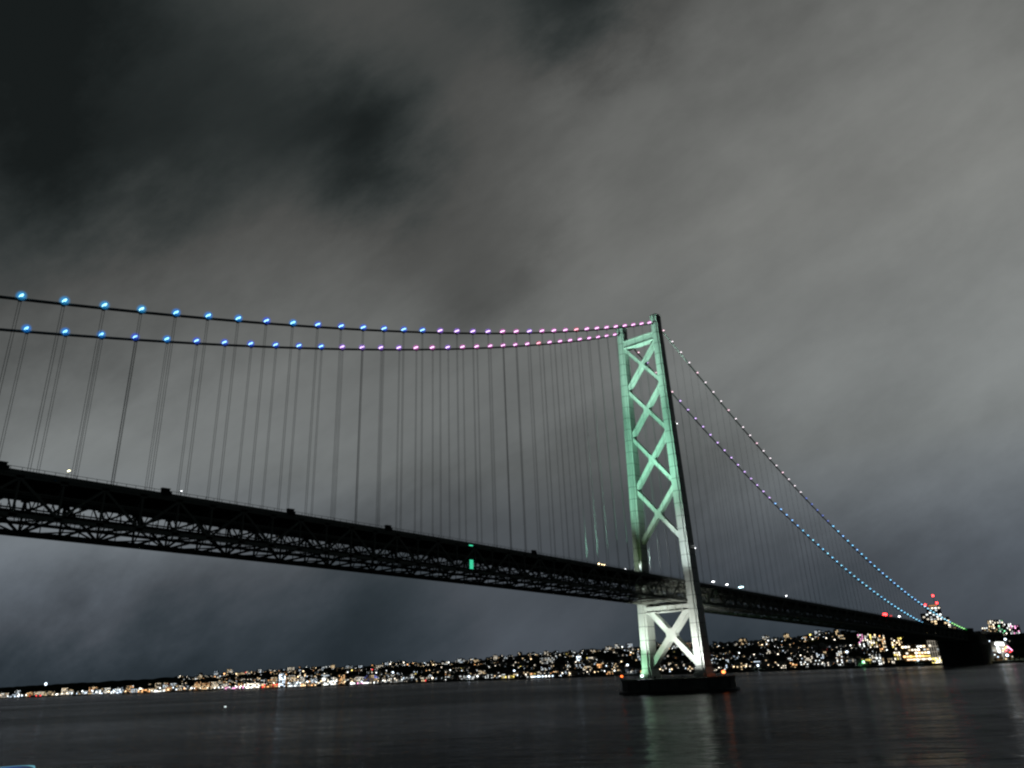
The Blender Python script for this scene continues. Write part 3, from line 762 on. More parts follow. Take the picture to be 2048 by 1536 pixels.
# ---- anchorage
an = empty('cable_anchorage', (925, 0, 0))
q = MB()
q.add([(0, -31, -4), (86, -31, -4), (86, 31, -4), (0, 31, -4), (0, -31, 44), (86, -31, 30), (86, 31, 30), (0, 31, 44), (22, -31, 49.5), (22, 31, 49.5)],
      [(0, 3, 2, 1), (0, 1, 5, 8, 4), (3, 7, 9, 6, 2), (0, 4, 7, 3), (1, 2, 6, 5), (4, 8, 9, 7), (8, 5, 6, 9)])
q.build('anchor_block', anch_mat, an)
for yy in (-24, 12):
    q = MB(); q.box(-6, 16, yy, yy + 12, 36, 53.5); q.box(-7, 16.5, yy - 0.4, yy + 12.4, 53.504, 54.3); q.build('cable_housing', anch_mat, an)
q = MB()
for k in range(7): q.box(-0.35, -0.002, -27 + k * 9, -26.2 + k * 9, 2, 43)
for k in range(9): q.box(4 + k * 9.4, 4.9 + k * 9.4, -31.35, -31.002, 2, 29)
q.build('wall_rib', anch_mat, an)
tag(an, 'huge black concrete anchorage block on the shore where the side cables end', 'anchorage')
# lit approach viaduct behind the anchorage
vd = empty('approach_viaduct', (1011, 0, 0))
q = MB(); q.box(0, 190, -17, 17, 47, 50); q.box(0, 190, -17.3, -17.0, 50, 51.4); q.box(0, 190, 17.0, 17.3, 50, 51.4); q.build('viaduct_deck', wallm[0], vd)
for x in (30, 80, 135, 180):
    q = MB(); q.box(x - 2, x + 2, -11, -7, 0, 43); q.box(x - 2, x + 2, 7, 11, 0, 43); q.box(x - 2.2, x + 2.2, -14, 14, 43, 46.98); q.build('viaduct_pier', wallm[0], vd)
tag(vd, 'grey road viaduct leading inland from behind the anchorage', 'viaduct')

# ================================================================== the lit town on the far shore
WCOL = {'warm': (1.0, 0.74, 0.42), 'cream': (1.0, 0.9, 0.72), 'white': (0.95, 1.0, 0.98), 'cool': (0.72, 0.86, 1.0), 'amber': (1.0, 0.5, 0.2), 'red': (1.0, 0.06, 0.06), 'green': (0.3, 1.0, 0.5), 'blue': (0.3, 0.35, 1.0), 'yellow': (1.0, 0.8, 0.2), 'pink': (1.0, 0.4, 0.7)}
wm = {}
def wmat(c, s):
    if (c, s) not in wm: wm[(c, s)] = emis('window_and_front_glow_%s' % c, WCOL[c], s)
    return wm[(c, s)]
def at_offset(px, s):
    """the point on the town's ground in direction px that lies s metres behind the shore line"""
    lo, hi = 900.0, 9000.0
    for _ in range(40):
        mid = (lo + hi) / 2; p = azimuth_point(px, 1350, mid)
        if p[0] - interp(SHORE, p[1]) < s: lo = mid
        else: hi = mid
    p = azimuth_point(px, 1350, lo)
    return p[0], p[1], lo
def mpp(x, y, z): return (Vector((x, y, z)) - Vector((CX, CY, CZ))).dot(fw) / FPX   # metres per photo pixel
def add_windows(q, w_, h, z0, cw, ch, prob, mats, face='front', d=0.0, fill=(0.62, 0.55), rows=True):
    n = max(1, int(w_ / cw)); k = max(1, int(h / ch)); dx = w_ / n
    for r in range(k):
        rp = prob * (rnd.uniform(0.5, 1.5) if rows else 1)
        for c in range(n):
            if rnd.random() > rp: continue
            a = -w_ / 2 + (c + 0.5) * dx; ww = dx * fill[0] / 2; z = z0 + (r + 0.5) * h / k; hh = h / k * fill[1] / 2; mi = rnd.choice(mats)
            if face == 'front': q.add([(-0.12, a - ww, z - hh), (-0.12, a - ww, z + hh), (-0.12, a + ww, z + hh), (-0.12, a + ww, z - hh)], [(0, 1, 2, 3)], mi)
            else:
                a += w_ / 2; q.add([(a - ww, d, z - hh), (a + ww, d, z - hh), (a + ww, d, z + hh), (a - ww, d, z + hh)], [(0, 1, 2, 3)], mi)
def body(q, w_, d, h, roof='flat'):
    q.box(0, d, -w_ / 2, w_ / 2, -6, h, 0)
    if roof == 'flat':
        q.box(-0.25, d + 0.25, -w_ / 2 - 0.25, w_ / 2 + 0.25, h + 0.004, h + 0.7, 0)
        q.box(d * 0.35, d * 0.7, -w_ * 0.15, w_ * 0.2, h + 0.7, h + 3.0, 0)
    else:
        q.add([(-0.6, -w_ / 2 - 0.6, h + 0.01), (d + 0.6, -w_ / 2 - 0.6, h + 0.01), (d + 0.6, w_ / 2 + 0.6, h + 0.01), (-0.6, w_ / 2 + 0.6, h + 0.01), (d / 2, -w_ / 2 - 0.6, h + d * 0.3), (d / 2, w_ / 2 + 0.6, h + d * 0.3)],
              [(0, 3, 2, 1), (0, 1, 4), (2, 3, 5), (1, 2, 5, 4), (3, 0, 4, 5)], 0)
PLACED = []
def town_block(px, s, wpx, h, prob, cols, strength, row, jitter=0.35, wall=None, deep=None, cell=None, group='lit buildings along the far shore', name='building', label=None, cat='building', fill=(0.62, 0.55)):
    x, y, dist = at_offset(px, s); z = ground(x, y); mp = mpp(x, y, z); w_ = wpx * mp
    az = math.atan2(y - CY, x - CX); rz = az + rnd.uniform(-jitter, jitter)
    q = MB(); d = deep or min(max(w_ * rnd.uniform(0.5, 0.9), 8), 22)
    body(q, w_, d, h, 'gable' if h < 9 and w_ < 18 else 'flat')
    c = cell or max(3.0, mp * 1.55)
    add_windows(q, w_ * 0.92, h * 0.92, h * 0.04, c * 1.1, max(3.0, c), prob, list(range(1, len(cols) + 1)), fill=fill)
    add_windows(q, d * 0.9, h * 0.92, h * 0.04, c * 1.1, max(3.0, c), prob * 0.7, list(range(1, len(cols) + 1)), 'side', -w_ / 2 - 0.12, fill=fill)
    o = q.build(name, [wall or rnd.choice(wallm)] + [wmat(c_, strength) for c_ in cols], None, (x, y, z)); o.rotation_euler.z = rz
    tag(o, label, cat, group)
    PLACED.append((o, px, row, h, cols[0]))
    return o
def palette():
    return rnd.choice([['warm', 'cream'], ['cream', 'white'], ['white', 'cool'], ['cream', 'warm', 'amber'], ['white', 'cream', 'warm'], ['cool', 'white'], ['cream'], ['warm']])

# three rows of ordinary buildings: waterfront, slope, hilltop
def blocked(px): return 1880 < px < 1990
for i in range(92):      # waterfront
    px = 4 + (2044 - 4) * (i + rnd.uniform(0.1, 0.9)) / 92
    if blocked(px) or 1745 < px < 1880: continue
    left = px < 760
    town_block(px, rnd.uniform(18, 70), rnd.uniform(9, 21), rnd.uniform(7, 14) if not left else rnd.uniform(14, 34), 0.55 if left else 0.36,
               (rnd.choice([['white', 'cream'], ['amber', 'warm'], ['cream', 'warm'], ['white', 'cool'], ['cream', 'warm', 'white'], ['amber', 'warm']] if left else [['cream', 'warm'], ['white', 'cool'], ['warm', 'amber'], ['white'], ['cream']])),
               (4.0 if left else 2.2), 'waterfront', fill=((0.42, 0.4) if left else (0.55, 0.5)))
for i in range(84):      # slope
    px = 4 + (2044 - 4) * (i + rnd.uniform(0.1, 0.9)) / 84
    if blocked(px) or px > 1990 or 1770 < px: continue
    town_block(px, rnd.uniform(90, 200) if px < 300 else rnd.uniform(130, 430), rnd.uniform(7, 18), rnd.uniform(8, 22), 0.40, palette(), 2.0 if px < 700 else 1.5, 'slope')
for i in range(70):      # hilltop
    px = 4 + (2044 - 4) * (i + rnd.uniform(0.1, 0.9)) / 70
    if px < 350 or px > 1700: continue
    town_block(px, rnd.uniform(600, 800), rnd.uniform(6, 15), rnd.uniform(8, 20) + (10 if 380 < px < 460 else 0), 0.45, palette(), 1.5, 'hilltop')
ordn = ['first', 'second', 'third']
def ordinal(n):
    return '%d%s' % (n, 'th' if 10 <= n % 100 <= 20 else {1: 'st', 2: 'nd', 3: 'rd'}.get(n % 10, 'th'))
cname = {'warm': 'warm yellow', 'cream': 'cream', 'white': 'white', 'cool': 'bluish white', 'amber': 'orange', 'red': 'red', 'green': 'green', 'blue': 'blue', 'yellow': 'yellow'}
for row, where in (('waterfront', 'in the row along the water'), ('slope', 'in the rows on the slope'), ('hilltop', 'on the hilltop skyline')):
    L_ = sorted([p for p in PLACED if p[2] == row], key=lambda p: p[1])
    for k, (o, px, _r, h, c) in enumerate(L_):
        size = 'low' if h < 12 else ('mid-rise' if h < 22 else 'tall')
        o['label'] = '%s block with %s windows, %s from the left %s' % (size, cname[c], ordinal(k + 1), where)
        o['group'] = {'waterfront': 'lit buildings along the water', 'slope': 'lit buildings on the slope', 'hilltop': 'lit buildings on the hilltop'}[row]

# glowing low halls and quays by the water, each measured from the photograph: direction, offset behind the shore, width, height, colour
halls = [(470, 12, 46, 9, 'pink', 'white', 7, 'long quay shed glowing pinkish white left of the bright terminal'),
         (505, 15, 30, 17, 'cream', 'white', 12, 'brightest cream white terminal hall by the water'),
         (543, 12, 34, 12, 'amber', 'red', 7, 'low hall with orange and red light right of the terminal'),
         (565, 20, 13, 46, 'cool', 'white', 9, 'slim tall block flooded in bluish white light at the water'),
         (590, 12, 26, 14, 'white', 'cool', 8, 'white lit hall right of the slim bluish block'),
         (618, 10, 30, 9, 'amber', 'warm', 8, 'low orange lit hall by the water'),
         (662, 26, 34, 24, 'white', 'cream', 9, 'wide white floodlit building by the water'),
         (716, 8, 36, 6, 'white', 'pink', 9, 'long low bright strip lit building at the quay'),
         (742, 22, 26, 26, 'warm', 'blue', 2.2, 'tan building with a blue violet light in its middle'),
         (742, 6, 30, 6, 'white', 'cream', 10, 'bright white quay in front of the tan building'),
         (786, 25, 18, 14, 'cream', 'white', 4, 'low bright building right of the tan building'),
         (812, 60, 32, 14, 'white', 'cool', 3.5, 'wide pale lit building behind the dark quay'),
         (839, 8, 28, 6, 'warm', 'red', 6, 'long low quay building with warm and red lights'),
         (1016, 14, 26, 8, 'yellow', 'cream', 4, 'low yellow lit building by the water at the breakwater'),
         (1070, 70, 18, 10, 'yellow', 'amber', 4, 'small yellow lit building above the bright quay'),
         (1092, 10, 62, 5, 'cool', 'white', 9, 'long bright bluish white lit quay left of the tower'),
         (1096, 450, 30, 20, 'white', 'cream', 1.6, 'large dim flat roofed building on the hill left of the tower'),
         (1160, 500, 10, 16, 'cool', 'white', 7, 'small building with a bright white light on the hilltop'),
         (1185, 520, 20, 10, 'cream', 'yellow', 3, 'long cream lit building on the hilltop left of the tower'),
         (1200, 300, 10, 12, 'amber', 'warm', 4, 'small orange lit building on the slope left of the tower'),
         (200, 14, 20, 18, 'white', 'cool', 7, 'white lit waterfront block in the far left cluster'),
         (238, 24, 22, 24, 'cool', 'white', 7, 'bluish white lit block in the far left cluster'),
         (262, 40, 16, 30, 'white', 'amber', 7, 'white lit block with an orange roof light in the far left cluster'),
         (296, 10, 30, 12, 'amber', 'warm', 7, 'orange lit sheds in the far left cluster'),
         (320, 8, 26, 9, 'white', 'cream', 9, 'long white lit quay shed in the far left cluster'),
         (36, 12, 20, 16, 'cool', 'white', 9, 'bluish white lit pier building near the left end'),
         (78, 8, 22, 7, 'red', 'red', 7, 'row of red lights on a low quay near the left end'),
         (100, 200, 16, 20, 'yellow', 'red', 4, 'yellow and red lit shop block behind the red quay lights')]
def glow_hall(px, s, wpx, h, c1, c2, st, label, dist_rz=0.0):
    x, y, dist = at_offset(px, s); z = ground(x, y); mp = mpp(x, y, z); w_ = wpx * mp
    q = MB(); body(q, w_, 16, h); o = q.build('waterfront_hall', wallm[2], None, (x, y, z)); o.rotation_euler.z = math.atan2(y - CY, x - CX) + dist_rz
    n = max(2, int(wpx / 3.2)); k = max(1, int(h / max(4.5, 2.0 * mp)))
    for r in range(k):
        for c in range(n):
            if rnd.random() < 0.22: continue
            a = -w_ / 2 + (c + 0.5) * w_ / n; ww = w_ / n * rnd.uniform(0.18, 0.4); zz = (r + 0.5) * h / k; hh = h / k * rnd.uniform(0.22, 0.4)
            p = MB(); p.box(-0.4, -0.06, a - ww, a + ww, zz - hh, zz + hh)
            p.build('window', wmat(rnd.choice([c1, c1, c2]), round(st * rnd.choice([0.12, 0.35, 0.55]), 2)), o)  # emissive panes also stand in for the light on floodlit fronts
    return tag(o, label, 'building')
for a in halls: glow_hall(*a)

# bigger buildings round the anchorage
def volume(root, x0, x1, y0, y1, z0, z1, wall, cw, ch, prob, cols, st, wname='window', front=True, side=True, fill=(0.6, 0.55)):
    q = MB(); q.box(x0, x1, y0, y1, z0, z1); q.box(x0 - 0.3, x1 + 0.3, y0 - 0.3, y1 + 0.3, z1 + 0.004, z1 + 0.8)
    wl = q.build('wall', wall, root)
    n = max(1, int((y1 - y0) / cw)); k = max(1, int((z1 - max(z0, 0)) / ch)); zz0 = max(z0, 0)
    cells = [(c, r) for r in range(k) for c in range(n)]
    rnd.shuffle(cells); cells = cells[:min(95, int(len(cells) * prob))]
    for c, r in cells:
        a = y0 + (c + 0.5) * (y1 - y0) / n; ww = (y1 - y0) / n * fill[0] / 2; z = zz0 + (r + 0.5) * (z1 - zz0) / k; hh = (z1 - zz0) / k * fill[1] / 2
        p = MB(); p.box(x0 - 0.25, x0 - 0.02, a - ww, a + ww, z - hh, z + hh); p.build(wname, wmat(rnd.choice(cols), round(st * rnd.choice([0.25, 0.5, 0.8, 1.2]), 2)), root)
    return wl
def placed_root(name, px, dist, label, cat, rz=0.0):
    x, y, z = azimuth_point(px, 1300, dist); z = ground(x, y); o = empty(name, (x, y, z), math.atan2(y - CY, x - CX) + rz)
    return tag(o, label, cat), mpp(x, y, z), z
def ztop(px, py, dist): return azimuth_point(px, py, dist)[2]

# stepped high-rise with red aviation lights
hr, mp, zg = placed_root('high_rise', 1888, 2060, 'stepped high-rise with scattered lit windows and red lights on top, beyond the deck', 'high-rise', 0.15)
zt1 = ztop(1882, 1213, 2060) - zg; zt2 = ztop(1872, 1226, 2060) - zg; zt3 = ztop(1900, 1226, 2060) - zg; zt4 = ztop(1905, 1243, 2060) - zg
pxw = mp
volume(hr, 0, 22, -12 * pxw, 12 * pxw, -5, zt1, wallm[3], 6, 4.6, 0.5, ['cream', 'warm', 'white'], 2.4)
volume(hr, 2, 24, 12.1 * pxw, 25 * pxw, -5, zt2, wallm[3], 6, 4.6, 0.5, ['cream', 'white', 'warm'], 2.4)
volume(hr, 3, 25, -24 * pxw, -12.1 * pxw, -5, zt3 * 0.9, wallm[3], 6, 4.6, 0.5, ['warm', 'cream'], 2.4)
volume(hr, 5, 27, -34 * pxw, -24.1 * pxw, -5, zt4 * 0.82, wallm[3], 6, 4.6, 0.5, ['warm', 'amber'], 2.0)
q = MB(); q.box(4, 16, -8 * pxw, 8 * pxw, zt1 + 0.82, zt1 + 5.5); q.build('roof_crown', noisy('crown_paint', (0.4, 0.2, 0.1), (0.45, 0.24, 0.12), 0.2), hr)
for k in range(5):
    q = MB(); q.box(3.7, 3.98, (-7 + k * 3) * pxw, (-5.2 + k * 3) * pxw, zt1 + 2, zt1 + 4.6); q.build('crown_light', wmat('amber', 0.8), hr)
for yy, top, r_ in ((-5 * pxw, ztop(1889, 1189, 2060) - zg, 2.2), (-9 * pxw, ztop(1892.5, 1204, 2060) - zg, 2.2), (13 * pxw, ztop(1869, 1208, 2060) - zg, 1.9)):
    q = MB(); base = zt1 + 0.8 if abs(yy) < 12 * pxw else zt2 + 0.8
    q.tube([(10, yy, base), (10, yy, top)], [0.7, 0.3], 6); ms = q.build('mast', dark_metal, hr)
    q = MB(); q.ball((10, yy, top), r_, r_, r_, 10, 6); q.build('aviation_light', lamp_red, ms)

# apartment blocks on the hill right of the anchorage
for k, (px, wpx, pyt, dist, cols, lab) in enumerate([(1968, 10, 1262, 2300, ['cream', 'warm'], 'lowest lit apartment block right of the anchorage roof'),
        (1983, 15, 1254, 2280, ['cream', 'white', 'warm'], 'second apartment block from the anchorage with white lit stair column'),
        (1998, 15, 1240, 2260, ['warm', 'cream'], 'dark apartment block with warm window columns, topmost on the hill'),
        (2013, 15, 1239, 2270, ['cream', 'white', 'green'], 'topmost apartment block with white and greenish window columns'),
        (2029, 14, 1246, 2290, ['white', 'cream', 'pink'], 'apartment block sloping down toward the right edge of the hill'),
        (2043, 13, 1250, 2300, ['pink', 'white'], 'last apartment block at the right edge with pinkish lights')]):
    rt_, mp, zg = placed_root('apartment_block', px, dist, lab, 'apartment block', rnd.uniform(-0.2, 0.2)); rt_['group'] = 'apartment blocks on the hill right of the anchorage'
    volume(rt_, 0, 14, -wpx / 2 * mp, wpx / 2 * mp, -10, ztop(px, pyt, dist) - zg, wallm[2], 4.0, 3.6, 0.55, cols, 2.6, fill=(0.5, 0.7))
# apartment blocks seen under the deck
for k, (px, wpx, pyt, dist, cols, lab) in enumerate([(1726, 11, 1268, 2100, ['white', 'pink', 'cream'], 'leftmost apartment block under the deck with pinkish white windows'),
        (1739, 10, 1267, 2110, ['white', 'cream'], 'narrow apartment block under the deck with a white lit column'),
        (1751, 13, 1268, 2090, ['yellow', 'cream', 'warm'], 'apartment block under the deck with yellow window columns'),
        (1767, 14, 1270, 2080, ['warm', 'cream', 'amber'], 'apartment block under the deck with warm and orange windows'),
        (1797, 21, 1275, 1850, ['warm', 'cream', 'yellow'], 'brown hotel block under the deck with bright warm windows')]):
    rt_, mp, zg = placed_root('apartment_block', px, dist, lab, 'apartment block', rnd.uniform(-0.15, 0.15)); rt_['group'] = 'apartment blocks seen under the side span'
    volume(rt_, 0, 14, -wpx / 2 * mp, wpx / 2 * mp, -10, ztop(px, pyt, dist) - zg, wallm[3] if k == 4 else wallm[2], 3.8, 3.8, 0.6, cols, 2.8, fill=(0.5, 0.7))
# long brown shopping centre with glowing rows
rt_, mp, zg = placed_root('shopping_centre', 1834, 1760, 'long brown shopping centre under the deck glowing with warm window rows', 'shopping centre', 0.12)
volume(rt_, 0, 30, -28 * mp, 28 * mp, -5, ztop(1834, 1290, 1760) - zg, noisy('brown_cladding', (0.3, 0.19, 0.10), (0.38, 0.25, 0.14), 0.08), 5.2, 5.6, 0.62, ['warm', 'cream', 'amber', 'white'], 4.2, fill=(0.7, 0.5))
for k, zz in enumerate((2.5, 7.5)):
    q = MB(); q.box(-2.5, -0.3, -28 * mp, 22 * mp, zz, zz + 1.2); q.build('lit_canopy', wmat('yellow' if k else 'cream', 2.2), rt_)
# glass hall at the foot of the anchorage with white grid
rt_, mp, zg = placed_root('glass_hall', 1874, 1600, 'glass hall with a pale window grid and yellow lit terraces against the anchorage', 'glass hall', -0.05)
zt_ = ztop(1874, 1279, 1600) - zg
volume(rt_, 0, 16, -12 * mp, 14 * mp, -5, zt_, wallm[0], 5.5, 5.5, 0.18, ['white', 'yellow', 'cream'], 1.6)
for k in range(7):
    a = -12 * mp + k * 26 * mp / 6
    q = MB(); q.box(-0.9, -0.3, a - 0.25, a + 0.25, 8, zt_ - 1); q.build('mullion', wmat('cream', 0.55), rt_)
for k in range(4):
    zz = 10 + k * (zt_ - 12) / 3
    q = MB(); q.box(-1.0, -0.31, -12 * mp, 14 * mp, zz - 0.25, zz + 0.25); q.build('transom', wmat('cream', 0.5), rt_)
for k in range(3):
    for j in range(12):
        if rnd.random() < 0.2: continue
        a = -13 * mp + j * 2.2 * mp; q = MB(); q.box(-3 - k, -0.4, a, a + 1.7 * mp, 0.5 + (2 - k) * 3.0, 2.3 + (2 - k) * 3.0); q.build('terrace_light', wmat('yellow' if rnd.random() < 0.6 else 'cream', 3.2), rt_)
# white lit sign building and others by the water under the side span
glow_hall(1764, 25, 10, 19, 'white', 'white', 5, 'narrow white glowing building by the water under the side span')
glow_hall(1716, 20, 12, 13, 'white', 'cream', 0.8, 'dim grey building with rounded front by the water under the side span')
glow_hall(1785, 60, 26, 11, 'warm', 'cream', 4, 'low warm lit building below the brown hotel')
glow_hall(1740, 90, 20, 10, 'yellow', 'warm', 2.6, 'yellow lit sloping arcade left of the brown hotel')
# bright hall right of the anchorage
rt_, mp, zg = placed_root('exhibition_hall', 2000, 1660, 'bright white lit hall with curved light strips beside the anchorage', 'hall', -0.1)
zt_ = ztop(2003, 1283, 1660) - zg
volume(rt_, 0, 16, -15 * mp, 16 * mp, -5, zt_, noisy('pale_cladding', (0.36, 0.35, 0.32), (0.42, 0.41, 0.38), 0.1), 6, 5, 0.10, ['white', 'cream'], 2.0)
for (y0, z0, y1, z1, c, st) in ((5, 0.93, -9, 0.90, 'white', 6), (6, 0.86, -10, 0.80, 'white', 6), (3, 0.7, 1, 0.22, 'cool', 7), (-4, 0.44, -14, 0.72, 'amber', 3), (-14, 0.74, -21, 0.46, 'pink', 4), (-21, 0.45, -6, 0.2, 'red', 3), (13, 0.05, -2, 0.02, 'cream', 2.2), (14, 0.9, 14, 0.1, 'cream', 0.7), (9, 0.3, 4, 0.1, 'green', 1.8), (12, 0.16, 9, 0.32, 'green', 1.2)):
    q = MB(); q.bar((-1.2, y0 * mp, z0 * zt_), (-1.2, y1 * mp, z1 * zt_), 0.5, 1.9 if st > 4 else 1.3, (0, 0, 1)); q.build('light_strip', wmat(c, st), rt_)
for k in range(9):
    q = MB(); a = -5 - 1.4 * k; zz = rnd.uniform(0.3, 0.6) * zt_; q.box(-1.4, -0.4, a * mp, (a + 0.8) * mp, zz, zz + 1.6); q.build('window', wmat(rnd.choice(['pink', 'white', 'red', 'warm']), 3.5), rt_)
down_light('hall_light', (-14, 2 * mp, 26), (1, 0.96, 0.85), 40000, 2, rt_, 150)

# street and quay lamps: pole with a bright head
lamp_heads = {c: emis('lamp_head_' + c, WCOL[c], 4) for c in ('white', 'cool', 'cream', 'warm', 'amber', 'red', 'green', 'yellow')}
LAMPS = []
def quay_lamp(px, s, h, c, rpx, label=None):
    x, y, dist = at_offset(px, s); z = ground(x, y); mp = mpp(x, y, z); r_ = rpx * mp
    q = MB(); q.tube([(0, 0, 0), (0, 0, h)], [0.3, 0.16], 6, 0); q.bar((0, -0.9, h), (0, 0.9, h), 0.25, 0.25, (0, 0, 1), 0)
    q.ball((-0.4, 0, h + 0.1), r_ * 0.7, r_, r_ * 0.8, 8, 5, 1)
    o = q.build('quay_lamp', [dark_metal, lamp_heads[c]], None, (x, y, z)); o['category'] = 'street lamp'; o['group'] = 'bright lamps along the far shore'
    if label: o['label'] = label
    LAMPS.append((o, px, c, label))
    if label: down_light('lamp_glow', (-3, 0, h + 1), WCOL[c], 90000 if rpx > 2 else 40000, 1.0, o, 140)
    return o
quay_lamp(95, 260, 52, 'cool', 3.2, 'tall floodlight mast with the brightest bluish white glow at the left end')
quay_lamp(1998, 300, 22, 'cool', 1.9, 'large white lamp between the hill blocks and the bright hall')
quay_lamp(2030, 40, 32, 'cool', 2.3, 'high white lamp right of the bright hall')
quay_lamp(2025, 14, 8, 'cool', 2.8, 'large low white lamp at the water right of the bright hall')
quay_lamp(2028, 16, 20, 'yellow', 1.2, 'small yellow lamp right of the bright hall')
quay_lamp(1732, 10, 7, 'green', 2.2, 'greenish lamp at the water under the side span')
quay_lamp(1703, 60, 24, 'cool', 2.4, 'large white lamp left of the apartment blocks under the deck')
quay_lamp(1843, 8, 6, 'cool', 1.8, 'bluish white lamp in front of the shopping centre')
quay_lamp(1519, 14, 8, 'cool', 2.2, 'brightest white lamp by the water between the tower and the side span city')
quay_lamp(1635, 620, 14, 'yellow', 1.6, 'pale yellow lamp on the dark hilltop under the side span')
quay_lamp(1618, 200, 14, 'red', 1.4, 'red lamp on the slope under the side span')
quay_lamp(938, 10, 9, 'cool', 2.4, 'large white lamp by the water left of the yellow lit building')
quay_lamp(955, 10, 9, 'white', 1.8, 'white lamp just right of the large white one by the water')
quay_lamp(865, 10, 9, 'cream', 2.0, 'cream lamp by the water right of the red lit quay')
quay_lamp(1029, 120, 16, 'cool', 2.2, 'white lamp above the yellow lit building by the breakwater')
quay_lamp(1257, 30, 20, 'cool', 2.3, 'bluish white lamp just left of the far tower leg')
quay_lamp(786, 260, 22, 'cool', 2.0, 'bluish white lamp above the pale building behind the dark quay')
for px in (24, 32, 44, 52, 60, 112, 122, 131, 140, 150, 160, 178, 192, 205, 222, 232, 246, 256, 340, 356, 372, 392, 404, 418, 432, 440, 449, 458, 484, 640, 690, 705, 724, 757, 770, 990, 1000, 1035, 1052, 1125, 1140, 1175, 1190, 1210, 1230, 1322, 1345, 1440, 1470, 1495, 1540, 1560, 1590, 1612, 1650, 1680):
    quay_lamp(px, rnd.uniform(6, 14), rnd.uniform(6, 9), rnd.choice(['white', 'cool', 'cream', 'cream', 'warm'] + (['amber', 'cool'] if px < 500 else [])), rnd.uniform(0.9, 1.6))
for k in range(46):
    px = rnd.uniform(170, 760); quay_lamp(px, rnd.uniform(20, 160 if px > 330 else 70), rnd.uniform(7, 16), rnd.choice(['white', 'cool', 'cream', 'cream', 'warm', 'warm', 'amber']), rnd.uniform(1.0, 1.9))
for k, (o, px, c, lab) in enumerate(sorted([l for l in LAMPS if not l[3]], key=lambda l: l[1])):
    o['label'] = 'small %s lamp by the water, %s of the small shore lamps from the left' % (cname[c], ordinal(k + 1))

# the mass of small houses nobody could count: dark boxes with a lit window or porch light each
q = MB(); hc = ['cream', 'warm', 'white', 'cool', 'amber', 'yellow', 'red']
nh = 0
while nh < 2400:
    px = rnd.uniform(-60, 2060); u = rnd.random()
    s = rnd.choice([rnd.uniform(30, 160), rnd.uniform(100, 480), rnd.uniform(350, 760), rnd.uniform(600, 900)])
    if px < 300 and s > 60 + px * 0.7: continue
    if px < 360 and s > 450: continue
    if 1690 < px < 1990 and s > 520: continue
    if px > 1990 and s < 420: continue
    if 1775 < px and s < 350 and px < 1990: continue
    if 1060 < px < 1240 and 60 < s < 140 and rnd.random() < 0.7: continue
    # patchiness
    if math.sin(px * 0.045 + s * 0.012) + math.sin(px * 0.017 - s * 0.02 + 1) + rnd.uniform(-1.1, 1.1) < -0.1: continue
    x, y, dist = at_offset(px, s); z = ground(x, y); mp = mpp(x, y, z)
    az = math.atan2(y - CY, x - CX) + rnd.uniform(-0.6, 0.6); ca, sa = math.cos(az), math.sin(az)
    w_ = rnd.uniform(7, 12); d = rnd.uniform(7, 10); h = rnd.uniform(4, 8)
    P = lambda a, b_, c: (x + a * ca - b_ * sa, y + a * sa + b_ * ca, z + c)
    q.add([P(0, -w_ / 2, -3), P(d, -w_ / 2, -3), P(d, w_ / 2, -3), P(0, w_ / 2, -3), P(0, -w_ / 2, h), P(d, -w_ / 2, h), P(d, w_ / 2, h), P(0, w_ / 2, h), P(d / 2, -w_ / 2, h + 2.4), P(d / 2, w_ / 2, h + 2.4)],
          [(0, 1, 5, 8, 4), (3, 7, 9, 6, 2), (0, 4, 7, 3), (1, 2, 6, 5), (4, 8, 9, 7), (8, 5, 6, 9)], 0)
    wts = [4, 5, 5, 3, 0.8, 0.5, 0.2] if px > 650 else [5, 6, 4, 2, 1.5, 0.5, 0.2]
    mi = rnd.choices(range(1, 8), wts)[0] + (7 if rnd.random() < 0.35 else 0)
    r_ = mp * rnd.choice([0.28, 0.32, 0.4, 0.5, 0.6, 1.05]) * (1.15 if px < 650 else 1)
    a = rnd.uniform(-w_ / 3, w_ / 3); zz = rnd.uniform(1.5, h)
    q.add([P(-0.3, a - r_, zz - r_ * 0.7), P(-0.3, a - r_, zz + r_ * 0.7), P(-0.3, a + r_, zz + r_ * 0.7), P(-0.3, a + r_, zz - r_ * 0.7)], [(0, 1, 2, 3)], mi)
    nh += 1
hs = q.build('hillside_houses', [wallm[0]] + [emis('house_light_' + c, WCOL[c], 1.5) for c in hc] + [emis('house_light_bright_' + c, WCOL[c], 5.0) for c in hc])
tag(hs, 'uncountable small houses with scattered lit windows over the far hillside', 'houses', kind='stuff')

# dark trees along the shore and hill crest right of the bridge
q = MB(); fr_ = random.Random(5)
def shore_tree(x, y, z, h):
    q.tube([(x, y, z), (x, y, z + h * 0.45)], [0.35, 0.2], 5)
    for k in range(9):
        a = fr_.uniform(0, 6.28); rr_ = fr_.uniform(0, h * 0.32); c = (x + rr_ * math.cos(a), y + rr_ * math.sin(a), z + h * fr_.uniform(0.4, 0.95)); r_ = h * fr_.uniform(0.10, 0.2)
        q.ball(c, r_, r_, r_ * 0.8, 5, 3)
for k in range(420):
    px = fr_.uniform(1240, 2060) if fr_.random() < 0.7 else fr_.uniform(700, 1240)
    s = fr_.uniform(3, 14); x, y, dist = at_offset(px, s); shore_tree(x, y, ground(x, y), fr_.uniform(3.5, 6.5))
for k in range(160):
    px = fr_.uniform(1560, 1725) if fr_.random() < 0.5 else fr_.uniform(1180, 1560)
    s = fr_.uniform(820, 900); x, y, dist = at_offset(px, s); shore_tree(x, y, ground(x, y), fr_.uniform(8, 13))
o = q.build('shore_woods', hill_mat); tag(o, 'dark belt of trees along the far shore and crest', 'woods', kind='stuff')

